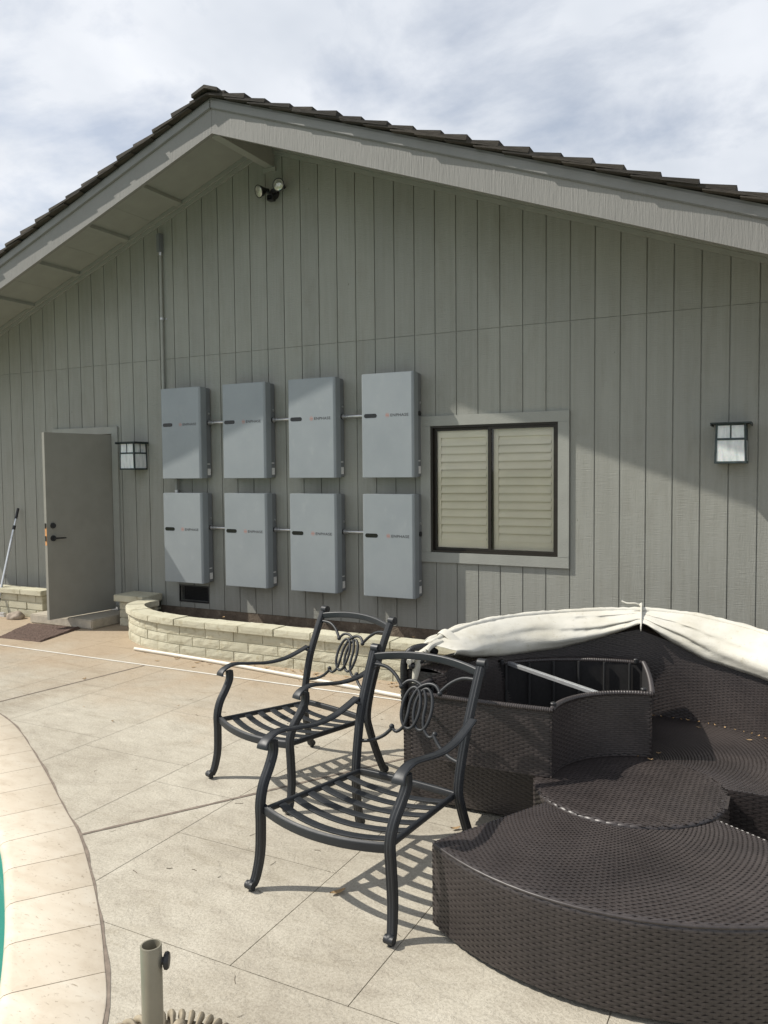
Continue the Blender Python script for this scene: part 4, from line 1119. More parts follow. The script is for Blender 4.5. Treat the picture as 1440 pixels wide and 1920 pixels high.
for k in range(8):
    a = 2 * math.pi * (k + 0.35) / 8; c, s_ = math.cos(a), math.sin(a); gs = G()
    gs.tube([(0.06 * c, 0.06 * s_, 0.062), (0.11 * c - 0.02 * s_, 0.11 * s_ + 0.02 * c, 0.062), (0.155 * c + 0.012 * s_, 0.155 * s_ - 0.012 * c, 0.058), (0.13 * c + 0.03 * s_, 0.13 * s_ - 0.03 * c, 0.056)], [0.010, 0.016, 0.019, 0.008], 8)
    gs.ball((0.158 * c, 0.158 * s_, 0.062), 0.021, 10, 6); gs.obj('leaf_scroll', 'cast_resin', base_, smooth=True)

# ================================================================== CHAIRS
def flute(n=14, depth=0.10, k=4):
    """rounded square profile with fine grooves"""
    pr = []
    for q in range(24):
        a = 2 * math.pi * q / 24; e = 0.55
        c, s_ = math.cos(a), math.sin(a)
        x = math.copysign(abs(c) ** e, c); y = math.copysign(abs(s_) ** e, s_)
        gmul = 0.84 if q in (1, 23, 7, 5, 11, 13, 17, 19) else 1.0
        pr.append((x * gmul, y * gmul))
    return pr
PRF = flute()
def make_chair():
    t = thing('patio_chair', 'x', 'chair', (0, 0, 0), 0, 'black cast metal patio armchairs')
    mt = 'cast_metal'
    zs = 0.334
    for s_ in (-1, 1):
        # front leg with the swept-back upper part that carries the arm
        p = crom([(s_ * 0.345, -0.012, 0.022), (s_ * 0.338, 0.004, 0.06), (s_ * 0.330, 0.020, 0.15), (s_ * 0.324, 0.020, 0.27), (s_ * 0.322, 0.018, 0.36), (s_ * 0.325, 0.040, 0.43),
                  (s_ * 0.330, 0.085, 0.495), (s_ * 0.334, 0.112, 0.545), (s_ * 0.335, 0.112, 0.592)], 5)
        gs = G(); gs.tube(p, [0.0165 + 0.0025 * min(1, i / 12) for i in range(len(p))], prof=PRF, up=(1, 0, 0)); leg = gs.obj('front_leg', mt, t, smooth=True)
        gs = G(); gs.ball((s_ * 0.346, -0.022, 0.026), 0.0205, 12, 8); gs.tube([(s_ * 0.346 - 0.019, -0.026, 0.026), (s_ * 0.346 + 0.019, -0.026, 0.026)], 0.0165, 12); gs.cyl((s_ * 0.345, -0.016, 0.0), (s_ * 0.345, -0.016, 0.012), 0.011, 0.013, 12); gs.obj('foot', mt, leg, smooth=True)
        # rear leg running up into the back post
        p = crom([(s_ * 0.318, 0.700, 0.022), (s_ * 0.312, 0.684, 0.06), (s_ * 0.298, 0.650, 0.16), (s_ * 0.282, 0.622, 0.27), (s_ * 0.274, 0.614, 0.34), (s_ * 0.276, 0.630, 0.44),
                  (s_ * 0.284, 0.672, 0.59), (s_ * 0.288, 0.735, 0.735), (s_ * 0.291, 0.790, 0.845)], 5)
        gs = G(); gs.tube(p, 0.0185, prof=PRF, up=(1, 0, 0)); leg = gs.obj('back_post', mt, t, smooth=True)
        gs = G(); gs.tube([(s_ * 0.291 - 0.0195, 0.808, 0.858), (s_ * 0.291 + 0.0195, 0.808, 0.858)], 0.0225, 18); gs.tube([(s_ * 0.291 - 0.022, 0.808, 0.858), (s_ * 0.291 + 0.022, 0.808, 0.858)], 0.010, 12); gs.obj('post_scroll', mt, leg, smooth=True)
        gs = G(); gs.ball((s_ * 0.319, 0.712, 0.024), 0.0195, 12, 8); gs.cyl((s_ * 0.319, 0.706, 0.0), (s_ * 0.319, 0.706, 0.012), 0.011, 0.013, 12); gs.obj('foot', mt, leg, smooth=True)
        # arm: flat band, rolled over at the front
        p = crom([(s_ * 0.338, 0.052, 0.572), (s_ * 0.338, 0.056, 0.590), (s_ * 0.337, 0.085, 0.610), (s_ * 0.337, 0.15, 0.622), (s_ * 0.334, 0.26, 0.606), (s_ * 0.328, 0.38, 0.590),
                  (s_ * 0.322, 0.50, 0.594), (s_ * 0.316, 0.60, 0.618), (s_ * 0.312, 0.675, 0.642)], 6)
        m = len(p); wd = [0.024 + 0.007 * math.exp(-((i / (m - 1)) / 0.16) ** 2) - 0.003 * i / (m - 1) for i in range(m)]
        pr = []
        for q in range(16):
            a = 2 * math.pi * q / 16; c, s2 = math.cos(a), math.sin(a); pr.append((math.copysign(abs(c) ** 0.7, c), math.copysign(abs(s2) ** 0.35, s2)))
        gs = G(); gs.tube(p, [(w, 0.0062) for w in wd], prof=[(b2, a2) for a2, b2 in pr], up=(1, 0, 0)); arm = gs.obj('arm', mt, t, smooth=True)
        gs = G()
        for off in (-0.72, 0.72):
            gs.tube([tuple(Vector(q) + Vector((off * wd[i], 0, 0.0058))) for i, q in enumerate(p) if i > 12], 0.0016, 6)
        gs.obj('arm_bead', mt, arm, smooth=True)
        gs = G(); gs.cyl((s_ * 0.306, 0.655, 0.628), (s_ * 0.284, 0.668, 0.618), 0.008, None, 10); gs.obj('arm_bolt', mt, arm, smooth=True)
    # seat frame
    def seat_pt(u, v):
        """u -1..1 across, v 0 front .. 1 back"""
        w = 0.322 + (0.272 - 0.322) * v; y = 0.030 + (0.615 - 0.030) * v
        z = 0.336 + (0.318 - 0.336) * v
        return w, y, z
    pr2 = []
    for q in range(16):
        a = 2 * math.pi * q / 16; c, s2 = math.cos(a), math.sin(a); pr2.append((math.copysign(abs(c) ** 0.5, c), math.copysign(abs(s2) ** 0.5, s2)))
    for s_ in (-1, 1):
        gs = G(); gs.tube([(s_ * 0.300, 0.035, 0.334), (s_ * 0.286, 0.2, 0.329), (s_ * 0.268, 0.42, 0.322), (s_ * 0.254, 0.612, 0.317)], [(0.013, 0.009)] * 4, prof=pr2, up=(0, 0, 1)); gs.obj('side_rail', mt, t, smooth=True)
    def bowed(v, bow, dip, hw=None, n=14):
        w, y, z = seat_pt(0, v); w = hw if hw else w - 0.024
        return [(w * u, y - bow * (1 - u * u), z - dip * (1 - u * u)) for u in np.linspace(-1, 1, n)]
    gs = G(); gs.tube(bowed(0.0, 0.055, 0.012, 0.318), [(0.0195, 0.012)] * 14, prof=PRF, up=(0, 0, 1)); gs.obj('front_rail', mt, t, smooth=True)
    gs = G(); gs.tube(bowed(1.0, -0.012, 0.0, 0.268), [(0.016, 0.011)] * 14, prof=pr2, up=(0, 0, 1)); gs.obj('rear_rail', mt, t, smooth=True)
    for q in range(6):
        v = 0.135 + q * 0.143
        bow = 0.05 * (1 - v)
        gs = G(); gs.tube(bowed(v, bow, 0.022), [(0.0045, 0.0195)] * 14, prof=pr2, up=(0, 0, 1)); sl_ = gs.obj('seat_slat', mt, t, smooth=True)
    # back: top rail and scrollwork lying in the leaning plane of the posts
    def back_pt(x, z):
        y = np.interp(z, [0.34, 0.44, 0.59, 0.735, 0.845], [0.614, 0.630, 0.672, 0.735, 0.790])
        y += 0.030 * (1 - (x / 0.29) ** 2)
        return (x, float(y), z)
    gs = G(); gs.tube([back_pt(0.286 * u, 0.822 + 0.026 * (1 - u * u)) for u in np.linspace(-1, 1, 17)], [(0.0185, 0.0125)] * 17, prof=PRF, up=(0, 0, 1)); gs.obj('top_rail', mt, t, smooth=True)
    r_ = 0.0078
    cz = 0.628
    def curve2(pts, n=8, closed=False, rad=r_, dy=0.0):
        P = crom([(x, 0, z) for x, z in pts], n, closed); out_ = []
        for q in P:
            b = back_pt(q.x, q.z); out_.append((b[0], b[1] + dy, b[2]))
        gs = G(); gs.tube(out_, rad, 10, closed=closed)
        return gs
    for s_ in (-1, 1):
        # closed oval of the centre piece
        ov = [(s_ * 0.030 + 0.047 * math.cos(a) , cz + 0.088 * math.sin(a)) for a in np.linspace(0, 2 * math.pi, 16, endpoint=False)]
        curve2(ov, 3, True, dy=s_ * 0.004).obj('oval', mt, t, smooth=True)
        # C scroll from the upper corner over the top, down the far side to the opposite foot
        c_ = [(s_ * 0.105, cz + 0.085), (s_ * 0.078, cz + 0.108), (s_ * 0.035, cz + 0.110), (s_ * -0.012, cz + 0.085), (s_ * -0.038, cz + 0.03), (s_ * -0.040, cz - 0.03),
              (s_ * -0.052, cz - 0.08), (s_ * -0.085, cz - 0.108), (s_ * -0.112, cz - 0.095)]
        gs = curve2(c_, 5, dy=-s_ * 0.005)
        for px, pz in ((s_ * 0.107, cz + 0.080), (s_ * -0.113, cz - 0.090)): gs.ball(tuple(np.array(back_pt(px, pz)) + (0, -s_ * 0.005, 0)), 0.0125, 10, 6)
        gs.obj('scroll', mt, t, smooth=True)
        # arms of the scrollwork to the posts
        curve2([(s_ * 0.102, cz + 0.082), (s_ * 0.15, cz + 0.128), (s_ * 0.21, cz + 0.158), (s_ * 0.283, cz + 0.164)], 6, rad=0.0085).obj('scroll_arm', mt, t, smooth=True)
        curve2([(s_ * 0.108, cz - 0.092), (s_ * 0.15, cz - 0.135), (s_ * 0.21, cz - 0.165), (s_ * 0.274, cz - 0.175)], 6, rad=0.0085).obj('scroll_arm', mt, t, smooth=True)
    return t
c1 = make_chair(); c1.location = (-1.626, -4.330, 0); c1.rotation_euler = (0, 0, -0.124); c1['label'] = 'black cast metal patio armchair nearest the camera, before the wicker seat'
c2 = copy_tree(c1); c2.location = (-2.576, -3.511, 0); c2.rotation_euler = (0, 0, -0.295); c2['label'] = 'black cast metal patio armchair farther back, nearer the planter wall'

# ================================================================== WICKER DAYBED
def weave_mesh(surfs, name, parent, base=True, mat='wicker'):
    """surfs: list of (P, nu, nv, h, mask) ; P(u,v)->(N,3) arrays, outward normal = dP/du x dP/dv"""
    VV, FF = [], []; off = 0
    tu = np.linspace(-1, 1, 5); tv = np.linspace(-1, 1, 3)
    TU, TV = np.meshgrid(tu, tv, indexing='ij'); TU, TV = TU.ravel(), TV.ravel()
    prof = np.cos(np.pi / 2 * TU) ** 0.8 * 1.10 - 0.28 - 0.30 * TV ** 2
    fa = np.array([(a * 3 + b, (a + 1) * 3 + b, (a + 1) * 3 + b + 1, a * 3 + b + 1) for a in range(4) for b in range(2)])
    for (P, nu, nv, h, mask) in surfs:
        jj, ii = np.meshgrid(np.arange(nv), np.arange(-1, nu + 1), indexing='ij')
        ok = (ii + jj) % 2 == 0; jj, ii = jj[ok], ii[ok]
        u = (ii[:, None] + 0.5 + TU[None] * 0.98) / nu; v = (jj[:, None] + 0.5 + TV[None] * 0.485) / nv
        hgt = np.broadcast_to(prof[None], u.shape) * h * rng.uniform(0.75, 1.2, (len(ii), 1))
        u = np.clip(u, 0, 1); v = np.clip(v, 0, 1)
        if mask is not None:
            keep = mask((ii + 0.5) / nu, (jj + 0.5) / nv); u, v, hgt = u[keep], v[keep], hgt[keep]
        e = 1e-4
        p = P(u.ravel(), v.ravel()); du = P(u.ravel() + e, v.ravel()) - P(u.ravel() - e, v.ravel()); dv_ = P(u.ravel(), v.ravel() + e) - P(u.ravel(), v.ravel() - e)
        nn = np.cross(du, dv_); nn /= np.linalg.norm(nn, axis=1, keepdims=True) + 1e-12
        V = p + nn * hgt.ravel()[:, None]; n = len(u)
        Fq = (fa[None] + (np.arange(n) * 15)[:, None, None]).reshape(-1, 4) + off
        VV.append(V); FF.append(Fq); off += len(V)
    V = np.concatenate(VV); Fq = np.concatenate(FF)
    me = bpy.data.meshes.new(name); me.vertices.add(len(V)); me.vertices.foreach_set('co', V.ravel())
    me.loops.add(Fq.size); me.loops.foreach_set('vertex_index', Fq.ravel().astype(np.int32))
    me.polygons.add(len(Fq)); me.polygons.foreach_set('loop_start', np.arange(0, Fq.size, 4, dtype=np.int32)); 
    me.update(calc_edges=True); me.validate(); me.shade_smooth(); me.materials.append(MAT[mat])
    o = bpy.data.objects.new(name, me); COL.objects.link(o); o.parent = parent; o['kind'] = 'stuff'
    return o
def base_mesh(surfs, name, parent, depth=0.0016, mat='wicker', res=24):
    gs = G()
    for (P, nu, nv, h, mask) in surfs:
        a, b_ = min(60, max(2, nu // 2)), min(60, max(2, nv // 2))
        U_, V_ = np.meshgrid(np.linspace(0, 1, a + 1), np.linspace(0, 1, b_ + 1), indexing='ij'); U_, V_ = U_.ravel(), V_.ravel(); e = 1e-4
        p = P(U_, V_); du = P(U_ + e, V_) - P(U_ - e, V_); dv_ = P(U_, V_ + e) - P(U_, V_ - e)
        nn = np.cross(du, dv_); nn /= np.linalg.norm(nn, axis=1, keepdims=True) + 1e-12
        q = p - nn * depth
        if mask is None: fl = [(i * (b_ + 1) + j, (i + 1) * (b_ + 1) + j, (i + 1) * (b_ + 1) + j + 1, i * (b_ + 1) + j + 1) for i in range(a) for j in range(b_)]
        else:
            fl = []
            for i in range(a):
                for j in range(b_):
                    if mask(np.array([(i + 0.5) / a]), np.array([(j + 0.5) / b_]))[0]: fl.append((i * (b_ + 1) + j, (i + 1) * (b_ + 1) + j, (i + 1) * (b_ + 1) + j + 1, i * (b_ + 1) + j + 1))
        gs.add(q.tolist(), fl)
    return gs.obj(name, mat, parent, fix=False)
PU, PV, HH = 0.0225, 0.0102, 0.0029
def prof_interp(pts):
    pts = np.array(pts, float); L = np.r_[0, np.cumsum(np.hypot(*np.diff(pts, axis=0).T))]; T = L / L[-1]
    return (lambda t: (np.interp(np.clip(t, 0, 1) + 0 * t, T, pts[:, 0]) + np.where(t < 0, t, np.where(t > 1, t - 1, 0)) * 0, np.interp(np.clip(t, 0, 1), T, pts[:, 1]))), L[-1]
def rounded(r0, z_top, r1, z_bot, rad=0.022, n=5, s_in=1):
    """profile: along the top from r0 to r1, over a rounded edge, down to z_bot"""
    s = 1 if r1 > r0 else -1
    pts = [(r0, z_top), (r1 - s * rad, z_top)]
    for k in range(1, n + 1):
        a = math.pi / 2 * k / n; pts.append((r1 - s * rad + s * rad * math.sin(a), z_top - rad + rad * math.cos(a)))
    pts.append((r1, z_bot)); return pts

def sector(ci, co, ti, to, rin, rout, ztop, zbot):
    """patches of a fan shaped ottoman: inner arc about ci, outer arc about co; ti/to = (start,end) angles in degrees"""
    def I_(u): a = np.radians(ti[0] + (ti[1] - ti[0]) * u); return ci[0] + rin * np.cos(a), ci[1] + rin * np.sin(a)
    def O_(u): a = np.radians(to[0] + (to[1] - to[0]) * u); return co[0] + rout * np.cos(a), co[1] + rout * np.sin(a)
    wid = 0.60
    pf, L = prof_interp(rounded(0.0, ztop, wid, zbot))
    nv = int(L / PV); nu = int(math.radians(abs(to[1] - to[0])) * rout / PU / 2) * 2
    def at(u, k):
        ix, iy = I_(u); ox, oy = O_(u); return ix + (ox - ix) * k, iy + (oy - iy) * k
    def P_top(u, v):
        r, z = pf(1 - v); k = r / wid - np.where(v > 1, v - 1, 0) * L / wid
        x, y = at(u, k); return np.stack([x, y, z - np.where(v < 0, -v * L, 0)], 1)
    def L_(w): x0, y0 = at(w, 0.0); x1, y1 = at(w, 1.0); return math.hypot(x1 - x0, y1 - y0)
    nz = int((ztop - zbot) / PV)
    def P_a(u, v): x, y = at(0.0 * u, u); return np.stack([x, y, zbot + (ztop - zbot) * v], 1)
    def P_b(u, v): x, y = at(0.0 * u + 1.0, 1 - u); return np.stack([x, y, zbot + (ztop - zbot) * v], 1)
    def P_in(u, v): x, y = I_(1 - u); return np.stack([x, y, zbot + (ztop - zbot) * v], 1)
    nin = int(math.radians(abs(ti[1] - ti[0])) * rin / PU / 2) * 2
    return [(P_top, nu, nv, HH, None), (P_a, int(L_(0.0) / PU / 2) * 2, nz, HH, None), (P_b, int(L_(1.0) / PU / 2) * 2, nz, HH, None), (P_in, nin, nz, HH, None)], at

def rim_tube(pts, r, name, parent, n=8):
    gs = G(); gs.tube(pts, r, n)
    return gs.obj(name, 'wicker', parent, smooth=True)
def feet(parent, pts, z0=0.0, h=0.022):
    for x, y in pts:
        gs = G(); gs.cyl((x, y, z0), (x, y, z0 + h), 0.016, 0.018, 12); gs.obj('foot', 'black_plastic', parent, smooth=True)
ZT = 0.332
# front ottoman
ott = thing('wicker_ottoman', 'large fan shaped dark brown wicker ottoman in the right foreground', 'ottoman', (0, 0, 0), 0, 'daybed sections')
cO = (-0.585, -3.41)
sf, ep = sector((-0.638, -3.368), cO, (229.0, 334.0), (233.2, 331.5), 0.420, 1.014, ZT, 0.022)
weave_mesh(sf, 'weave', ott); base_mesh(sf, 'shell', ott)
rp = []
for u in np.linspace(0, 1, 60):
    a = math.radians(233.2 + (331.5 - 233.2) * u); r = 1.014 - 0.0055; rp.append((cO[0] + r * math.cos(a), cO[1] + r * math.sin(a), ZT - 0.0045))
gs = G(); gs.tube(rp, [0.0062 + 0.0008 * math.sin(i * 2.3) for i in range(len(rp))], 10); gs.obj('edge_band', 'wicker', ott, smooth=True)
feet(ott, [(-1.13, -4.17), (0.25, -3.86), (-0.80, -3.78), (-0.25, -3.60)])
# round centre table
tab = thing('wicker_table', 'low round dark brown wicker table in the middle of the daybed', 'table', (0, 0, 0))
cT, rT, zT = (-0.638, -3.368), 0.406, 0.339
nrow = int(2 * rT / PV)
def P_flat(u, v): return np.stack([cT[0] - rT + 2 * rT * u, cT[1] - rT + 2 * rT * v, np.full_like(u, zT)], 1)
mk = lambda u, v: (2 * u - 1) ** 2 + (2 * v - 1) ** 2 < (1 - 0.035) ** 2
ncol = int(2 * rT / PU / 2) * 2
pf2, L2 = prof_interp(rounded(rT - 0.03, zT, rT, 0.022, 0.018))
def P_side(u, v):
    r, z = pf2(1 - v); a = 2 * np.pi * u; return np.stack([cT[0] + r * np.cos(a), cT[1] + r * np.sin(a), z], 1)
s_tab = [(P_flat, ncol, nrow, HH * 0.9, mk), (P_side, int(2 * math.pi * rT / PU / 2) * 2, int(L2 / PV), HH, None)]
weave_mesh(s_tab, 'weave', tab); base_mesh(s_tab, 'shell', tab)
feet(tab, [(cT[0] + 0.3 * math.cos(a), cT[1] + 0.3 * math.sin(a)) for a in (0.8, 2.4, 3.9, 5.5)])
# back half of the daybed with its curved backrest
bed = thing('wicker_daybed', 'dark brown half round wicker daybed with high curved backrest against the wall', 'daybed', (0, 0, 0), 0, 'daybed sections')
cB = (-0.62, -3.21); RI, RO = 0.94, 1.185
def zrim(a):        # rim height by angle (deg)
    return np.interp(a, [0, 30, 56, 78, 90, 100, 112, 128, 150, 170, 180], [0.56, 0.58, 0.625, 0.675, 0.755, 0.812, 0.765, 0.705, 0.695, 0.695, 0.69])
def r_in(a):        # inner edge of the seat hugs the round table
    dx, dy = cT[0] - cB[0], cT[1] - cB[1]; bb = dx * np.cos(a) + dy * np.sin(a); return bb + np.sqrt(np.maximum(0, bb * bb - dx * dx - dy * dy + 0.412 ** 2))
def P_seat(u, v):   # rings, inner rim -> backrest foot
    a = np.pi * u; r = RI - (RI - r_in(a)) * v; return np.stack([cB[0] + r * np.cos(a), cB[1] + r * np.sin(a), np.full_like(u, ZT)], 1)
def P_inner(u, v):  # inside of the backrest, seen from the seat
    a = np.pi * (1 - u); zr = zrim(np.degrees(a)); r = RI + 0.02 * v; return np.stack([cB[0] + r * np.cos(a), cB[1] + r * np.sin(a), ZT + (zr - ZT) * v], 1)
def P_outer(u, v):
    a = np.pi * u; zr = zrim(np.degrees(a)); r = RO - 0.02 * v; return np.stack([cB[0] + r * np.cos(a), cB[1] + r * np.sin(a), 0.022 + (zr - 0.022) * v], 1)
def P_rim(u, v):
    a = np.pi * (1 - u); zr = zrim(np.degrees(a)); r = RI + 0.02 + (RO - RI - 0.04) * v; return np.stack([cB[0] + r * np.cos(a), cB[1] + r * np.sin(a), zr + 0.02 * np.sin(np.pi * v)], 1)
def P_frontL(u, v): return np.stack([cB[0] - RO + (RO - 0.385) * u, np.full_like(u, cB[1]), 0.022 + (ZT - 0.022) * v], 1)
def P_frontR(u, v): return np.stack([cB[0] + 0.357 + (RO - 0.357) * u, np.full_like(u, cB[1]), 0.022 + (ZT - 0.022) * v], 1)
def P_endL(u, v): return np.stack([cB[0] - RO + (RO - RI) * u, np.full_like(u, cB[1] - 0.001), ZT + (zrim(180) - ZT) * v], 1)
def P_endR(u, v): return np.stack([cB[0] + RI + (RO - RI) * u, np.full_like(u, cB[1] - 0.001), ZT + (zrim(0) - ZT) * v], 1)
def P_inn(u, v):
    a = np.pi * (1 - u); rr_ = r_in(a); return np.stack([cB[0] + rr_ * np.cos(a), cB[1] + rr_ * np.sin(a), 0.022 + (ZT - 0.022) * v], 1)
ev = lambda L_: max(2, int(L_ / PU / 2) * 2)
s_bed = [(P_seat, ev(math.pi * 0.94), int(0.60 / PV), HH * 0.9, None), (P_inner, ev(math.pi * RI), int(0.45 / PV), HH, None), (P_outer, ev(math.pi * RO), int(0.75 / PV), HH, None),
         (P_rim, ev(math.pi * 1.06), int(0.22 / PV), HH, None), (P_frontL, ev(RO - 0.43), int(0.31 / PV), HH, None), (P_frontR, ev(RO - 0.43), int(0.31 / PV), HH, None),
         (P_endL, ev(RO - RI), int(0.37 / PV), HH, None), (P_endR, ev(RO - RI), int(0.33 / PV), HH, None), (P_inn, ev(math.pi * 0.43), int(0.31 / PV), HH, None)]
weave_mesh(s_bed, 'weave', bed); base_mesh(s_bed, 'shell', bed)
feet(bed, [(cB[0] + r * math.cos(a), cB[1] + r * math.sin(a)) for r in (0.6, 1.1) for a in (0.1, 0.9, 1.7, 2.4, 3.0)])
# upturned ottoman lying on the seat
up = thing('wicker_ottoman', 'upturned dark brown wicker ottoman lying open side up on the daybed seat', 'ottoman', (0, 0, 0), 0, 'daybed sections')
cF = (-0.55, -3.392); z0, z1 = ZT + 0.010, ZT + 0.318
ti, to, rin, ro_a, ro_b = (97.0, 187.0), (100.5, 183.2), 0.41, 1.035, 1.10
def epf(k, which):
    ro = (ro_a, ro_b)[which]; r = rin + (ro - rin) * k; a = np.radians(ti[which] + (to[which] - ti[which]) * k); return cF[0] + r * np.cos(a), cF[1] + r * np.sin(a)
def rou(u): return ro_a + (ro_b - ro_a) * u + 0.055 * np.sin(np.pi * np.clip(u, 0, 1))
def P_fo(u, v):
    a = np.radians(to[0] + (to[1] - to[0]) * u); r = rou(u); return np.stack([cF[0] + r * np.cos(a), cF[1] + r * np.sin(a), z0 + (z1 - z0) * v], 1)
def P_fa(u, v): x, y = epf(1 - u, 0); return np.stack([x, y, z0 + (z1 - z0) * v], 1)
def P_fa2(u, v): x, y = epf(u, 0); return np.stack([x, y, z0 + (z1 - z0) * v], 1)
def P_fb(u, v): x, y = epf(1 - u, 1); return np.stack([x, y, z0 + (z1 - z0) * v], 1)
def P_fi(u, v):
    a = np.radians(ti[1] + (ti[0] - ti[1]) * u); return np.stack([cF[0] + rin * np.cos(a), cF[1] + rin * np.sin(a), z0 + (z1 - z0) * v], 1)
s_up = [(P_fo, ev(1.65), int(0.31 / PV), HH, None), (P_fa2, ev(0.63), int(0.31 / PV), HH, None), (P_fb, ev(0.69), int(0.31 / PV), HH, None), (P_fi, ev(0.65), int(0.31 / PV), HH, None)]
weave_mesh(s_up, 'weave', up); base_mesh(s_up, 'shell', up)
gs = G(); pts = [tuple(P_fo(np.array([u]), np.array([0.05]))[0][:2]) for u in np.linspace(0, 1, 24)] + [tuple(P_fi(np.array([u]), np.array([0.05]))[0][:2]) for u in np.linspace(0, 1, 14)]
gs.prism_z(pts, z0 + 0.006, z0 + 0.014); gs.obj('seat_panel', 'lining', up)
def shrink(P, d):
    def Q(u, v):
        e = 1e-4; p = P(u, v); n = np.cross(P(u + e, v) - P(u - e, v), P(u, v + e) - P(u, v - e)); n /= np.linalg.norm(n, axis=1, keepdims=True); return p - n * d
    return Q
base_mesh([(shrink(P_, 0.009), 40, 4, 0, None) for P_ in (P_fo, P_fa2, P_fb, P_fi)], 'lining', up, 0.0, 'lining')
rimp = [tuple(P_fo(np.array([u]), np.array([1.0]))[0]) for u in np.linspace(0, 1, 40)] + [tuple(P_fb(np.array([u]), np.array([1.0]))[0]) for u in np.linspace(0.03, 1, 14)] + \
       [tuple(P_fi(np.array([u]), np.array([1.0]))[0]) for u in np.linspace(0.04, 1, 24)] + [tuple(P_fa2(np.array([u]), np.array([1.0]))[0]) for u in np.linspace(0.03, 0.97, 14)]
gs = G(); gs.tube(rimp, 0.0115, 8, closed=True); rim_o = gs.obj('rim', 'wicker', up, smooth=True)
gs = G()                                                  # strand wrapped round the rim
for i in range(len(rimp)):
    a, b_ = Vector(rimp[i]), Vector(rimp[(i + 1) % len(rimp)]); n_ = max(1, int((b_ - a).length / 0.009))
    for k in range(n_):
        p = a.lerp(b_, (k + 0.5) / n_); d_ = (b_ - a).normalized(); gs.tube([tuple(p - d_ * 0.0032), tuple(p), tuple(p + d_ * 0.0032)], [0.0118, 0.0138, 0.0118], 8, False)
o = gs.obj('rim_wrap', 'wicker', up, smooth=True, fix=False); o['kind'] = 'stuff'
for u in np.linspace(0.05, 0.95, 11):                     # upright frame bars inside the outer side
    p = P_fo(np.array([u]), np.array([0.0]))[0]; d_ = (Vector((cF[0], cF[1], p[2])) - Vector(p)).normalized(); q = Vector(p) + d_ * 0.022
    gs = G(); gs.cyl((q.x, q.y, z0 + 0.012), (q.x, q.y, z1 - 0.004), 0.007, None, 8); gs.obj('frame_bar', 'bar_metal', up, smooth=True)
for P_, u in ((P_fo, 0.02), (P_fo, 0.98), (P_fo, 0.52), (P_fi, 0.03), (P_fi, 0.97)):
    p = P_(np.array([u]), np.array([1.0]))[0]; d_ = (Vector((cF[0] - 0.45, cF[1] + 0.5, p[2])) - Vector(p)).normalized(); q = Vector(p) + d_ * 0.02
    gs = G(); gs.cyl((q.x, q.y, z1 + 0.000), (q.x, q.y, z1 + 0.020), 0.012, 0.013, 12); gs.ball((q.x, q.y, z1 + 0.020), 0.0145, 12, 6, (1, 1, 0.5)); gs.obj('foot', 'black_plastic', up, smooth=True)
# pale metal brace across the opening
gs = G(); q0, q1 = Vector((-1.440, -2.665, z1 - 0.002)), Vector((-0.83, -3.055, z1 - 0.012)); gs.tube([tuple(q0), tuple(q1)], [(0.010, 0.012)] * 2, prof=[(-1, -1), (1, -1), (1, 1), (-1, 1)], up=(0, 0, 1)); gs.obj('brace', 'aluminium', up, bevel=0.002)

# folded canopy on the backrest
can = thing('canopy', 'cream white canvas canopy folded along the top of the wicker backrest', 'canopy', (0, 0, 0))
top_a = [28, 45, 62.9, 84.2, 99.6, 123.9, 141.9, 156.2, 168.2, 176]
top_z = [0.76, 0.80, 0.843, 0.898, 0.908, 0.887, 0.878, 0.861, 0.835, 0.815]
low_a = [28, 45, 56.6, 67, 78.3, 88.9, 96.9, 99.6, 103, 112.2, 120, 127.6, 140, 151.7, 165, 172, 176]
low_z = [0.60, 0.635, 0.653, 0.672, 0.702, 0.776, 0.850, 0.856, 0.840, 0.787, 0.750, 0.728, 0.718, 0.722, 0.752, 0.785, 0.800]
na, ns = 190, 26
AA = np.linspace(28, 176, na)
ZTp = np.interp(AA, top_a, top_z); ZLo = np.interp(AA, low_a, low_z)
kern = np.exp(-np.linspace(-2, 2, 9) ** 2); kern /= kern.sum()
ZTp = np.convolve(np.pad(ZTp, 4, 'edge'), kern, 'valid')
ZLo = np.convolve(np.pad(ZLo, 4, 'edge'), kern, 'valid')
tie = np.exp(-((AA - 99.2) / 3.2) ** 2)
vs_ = []
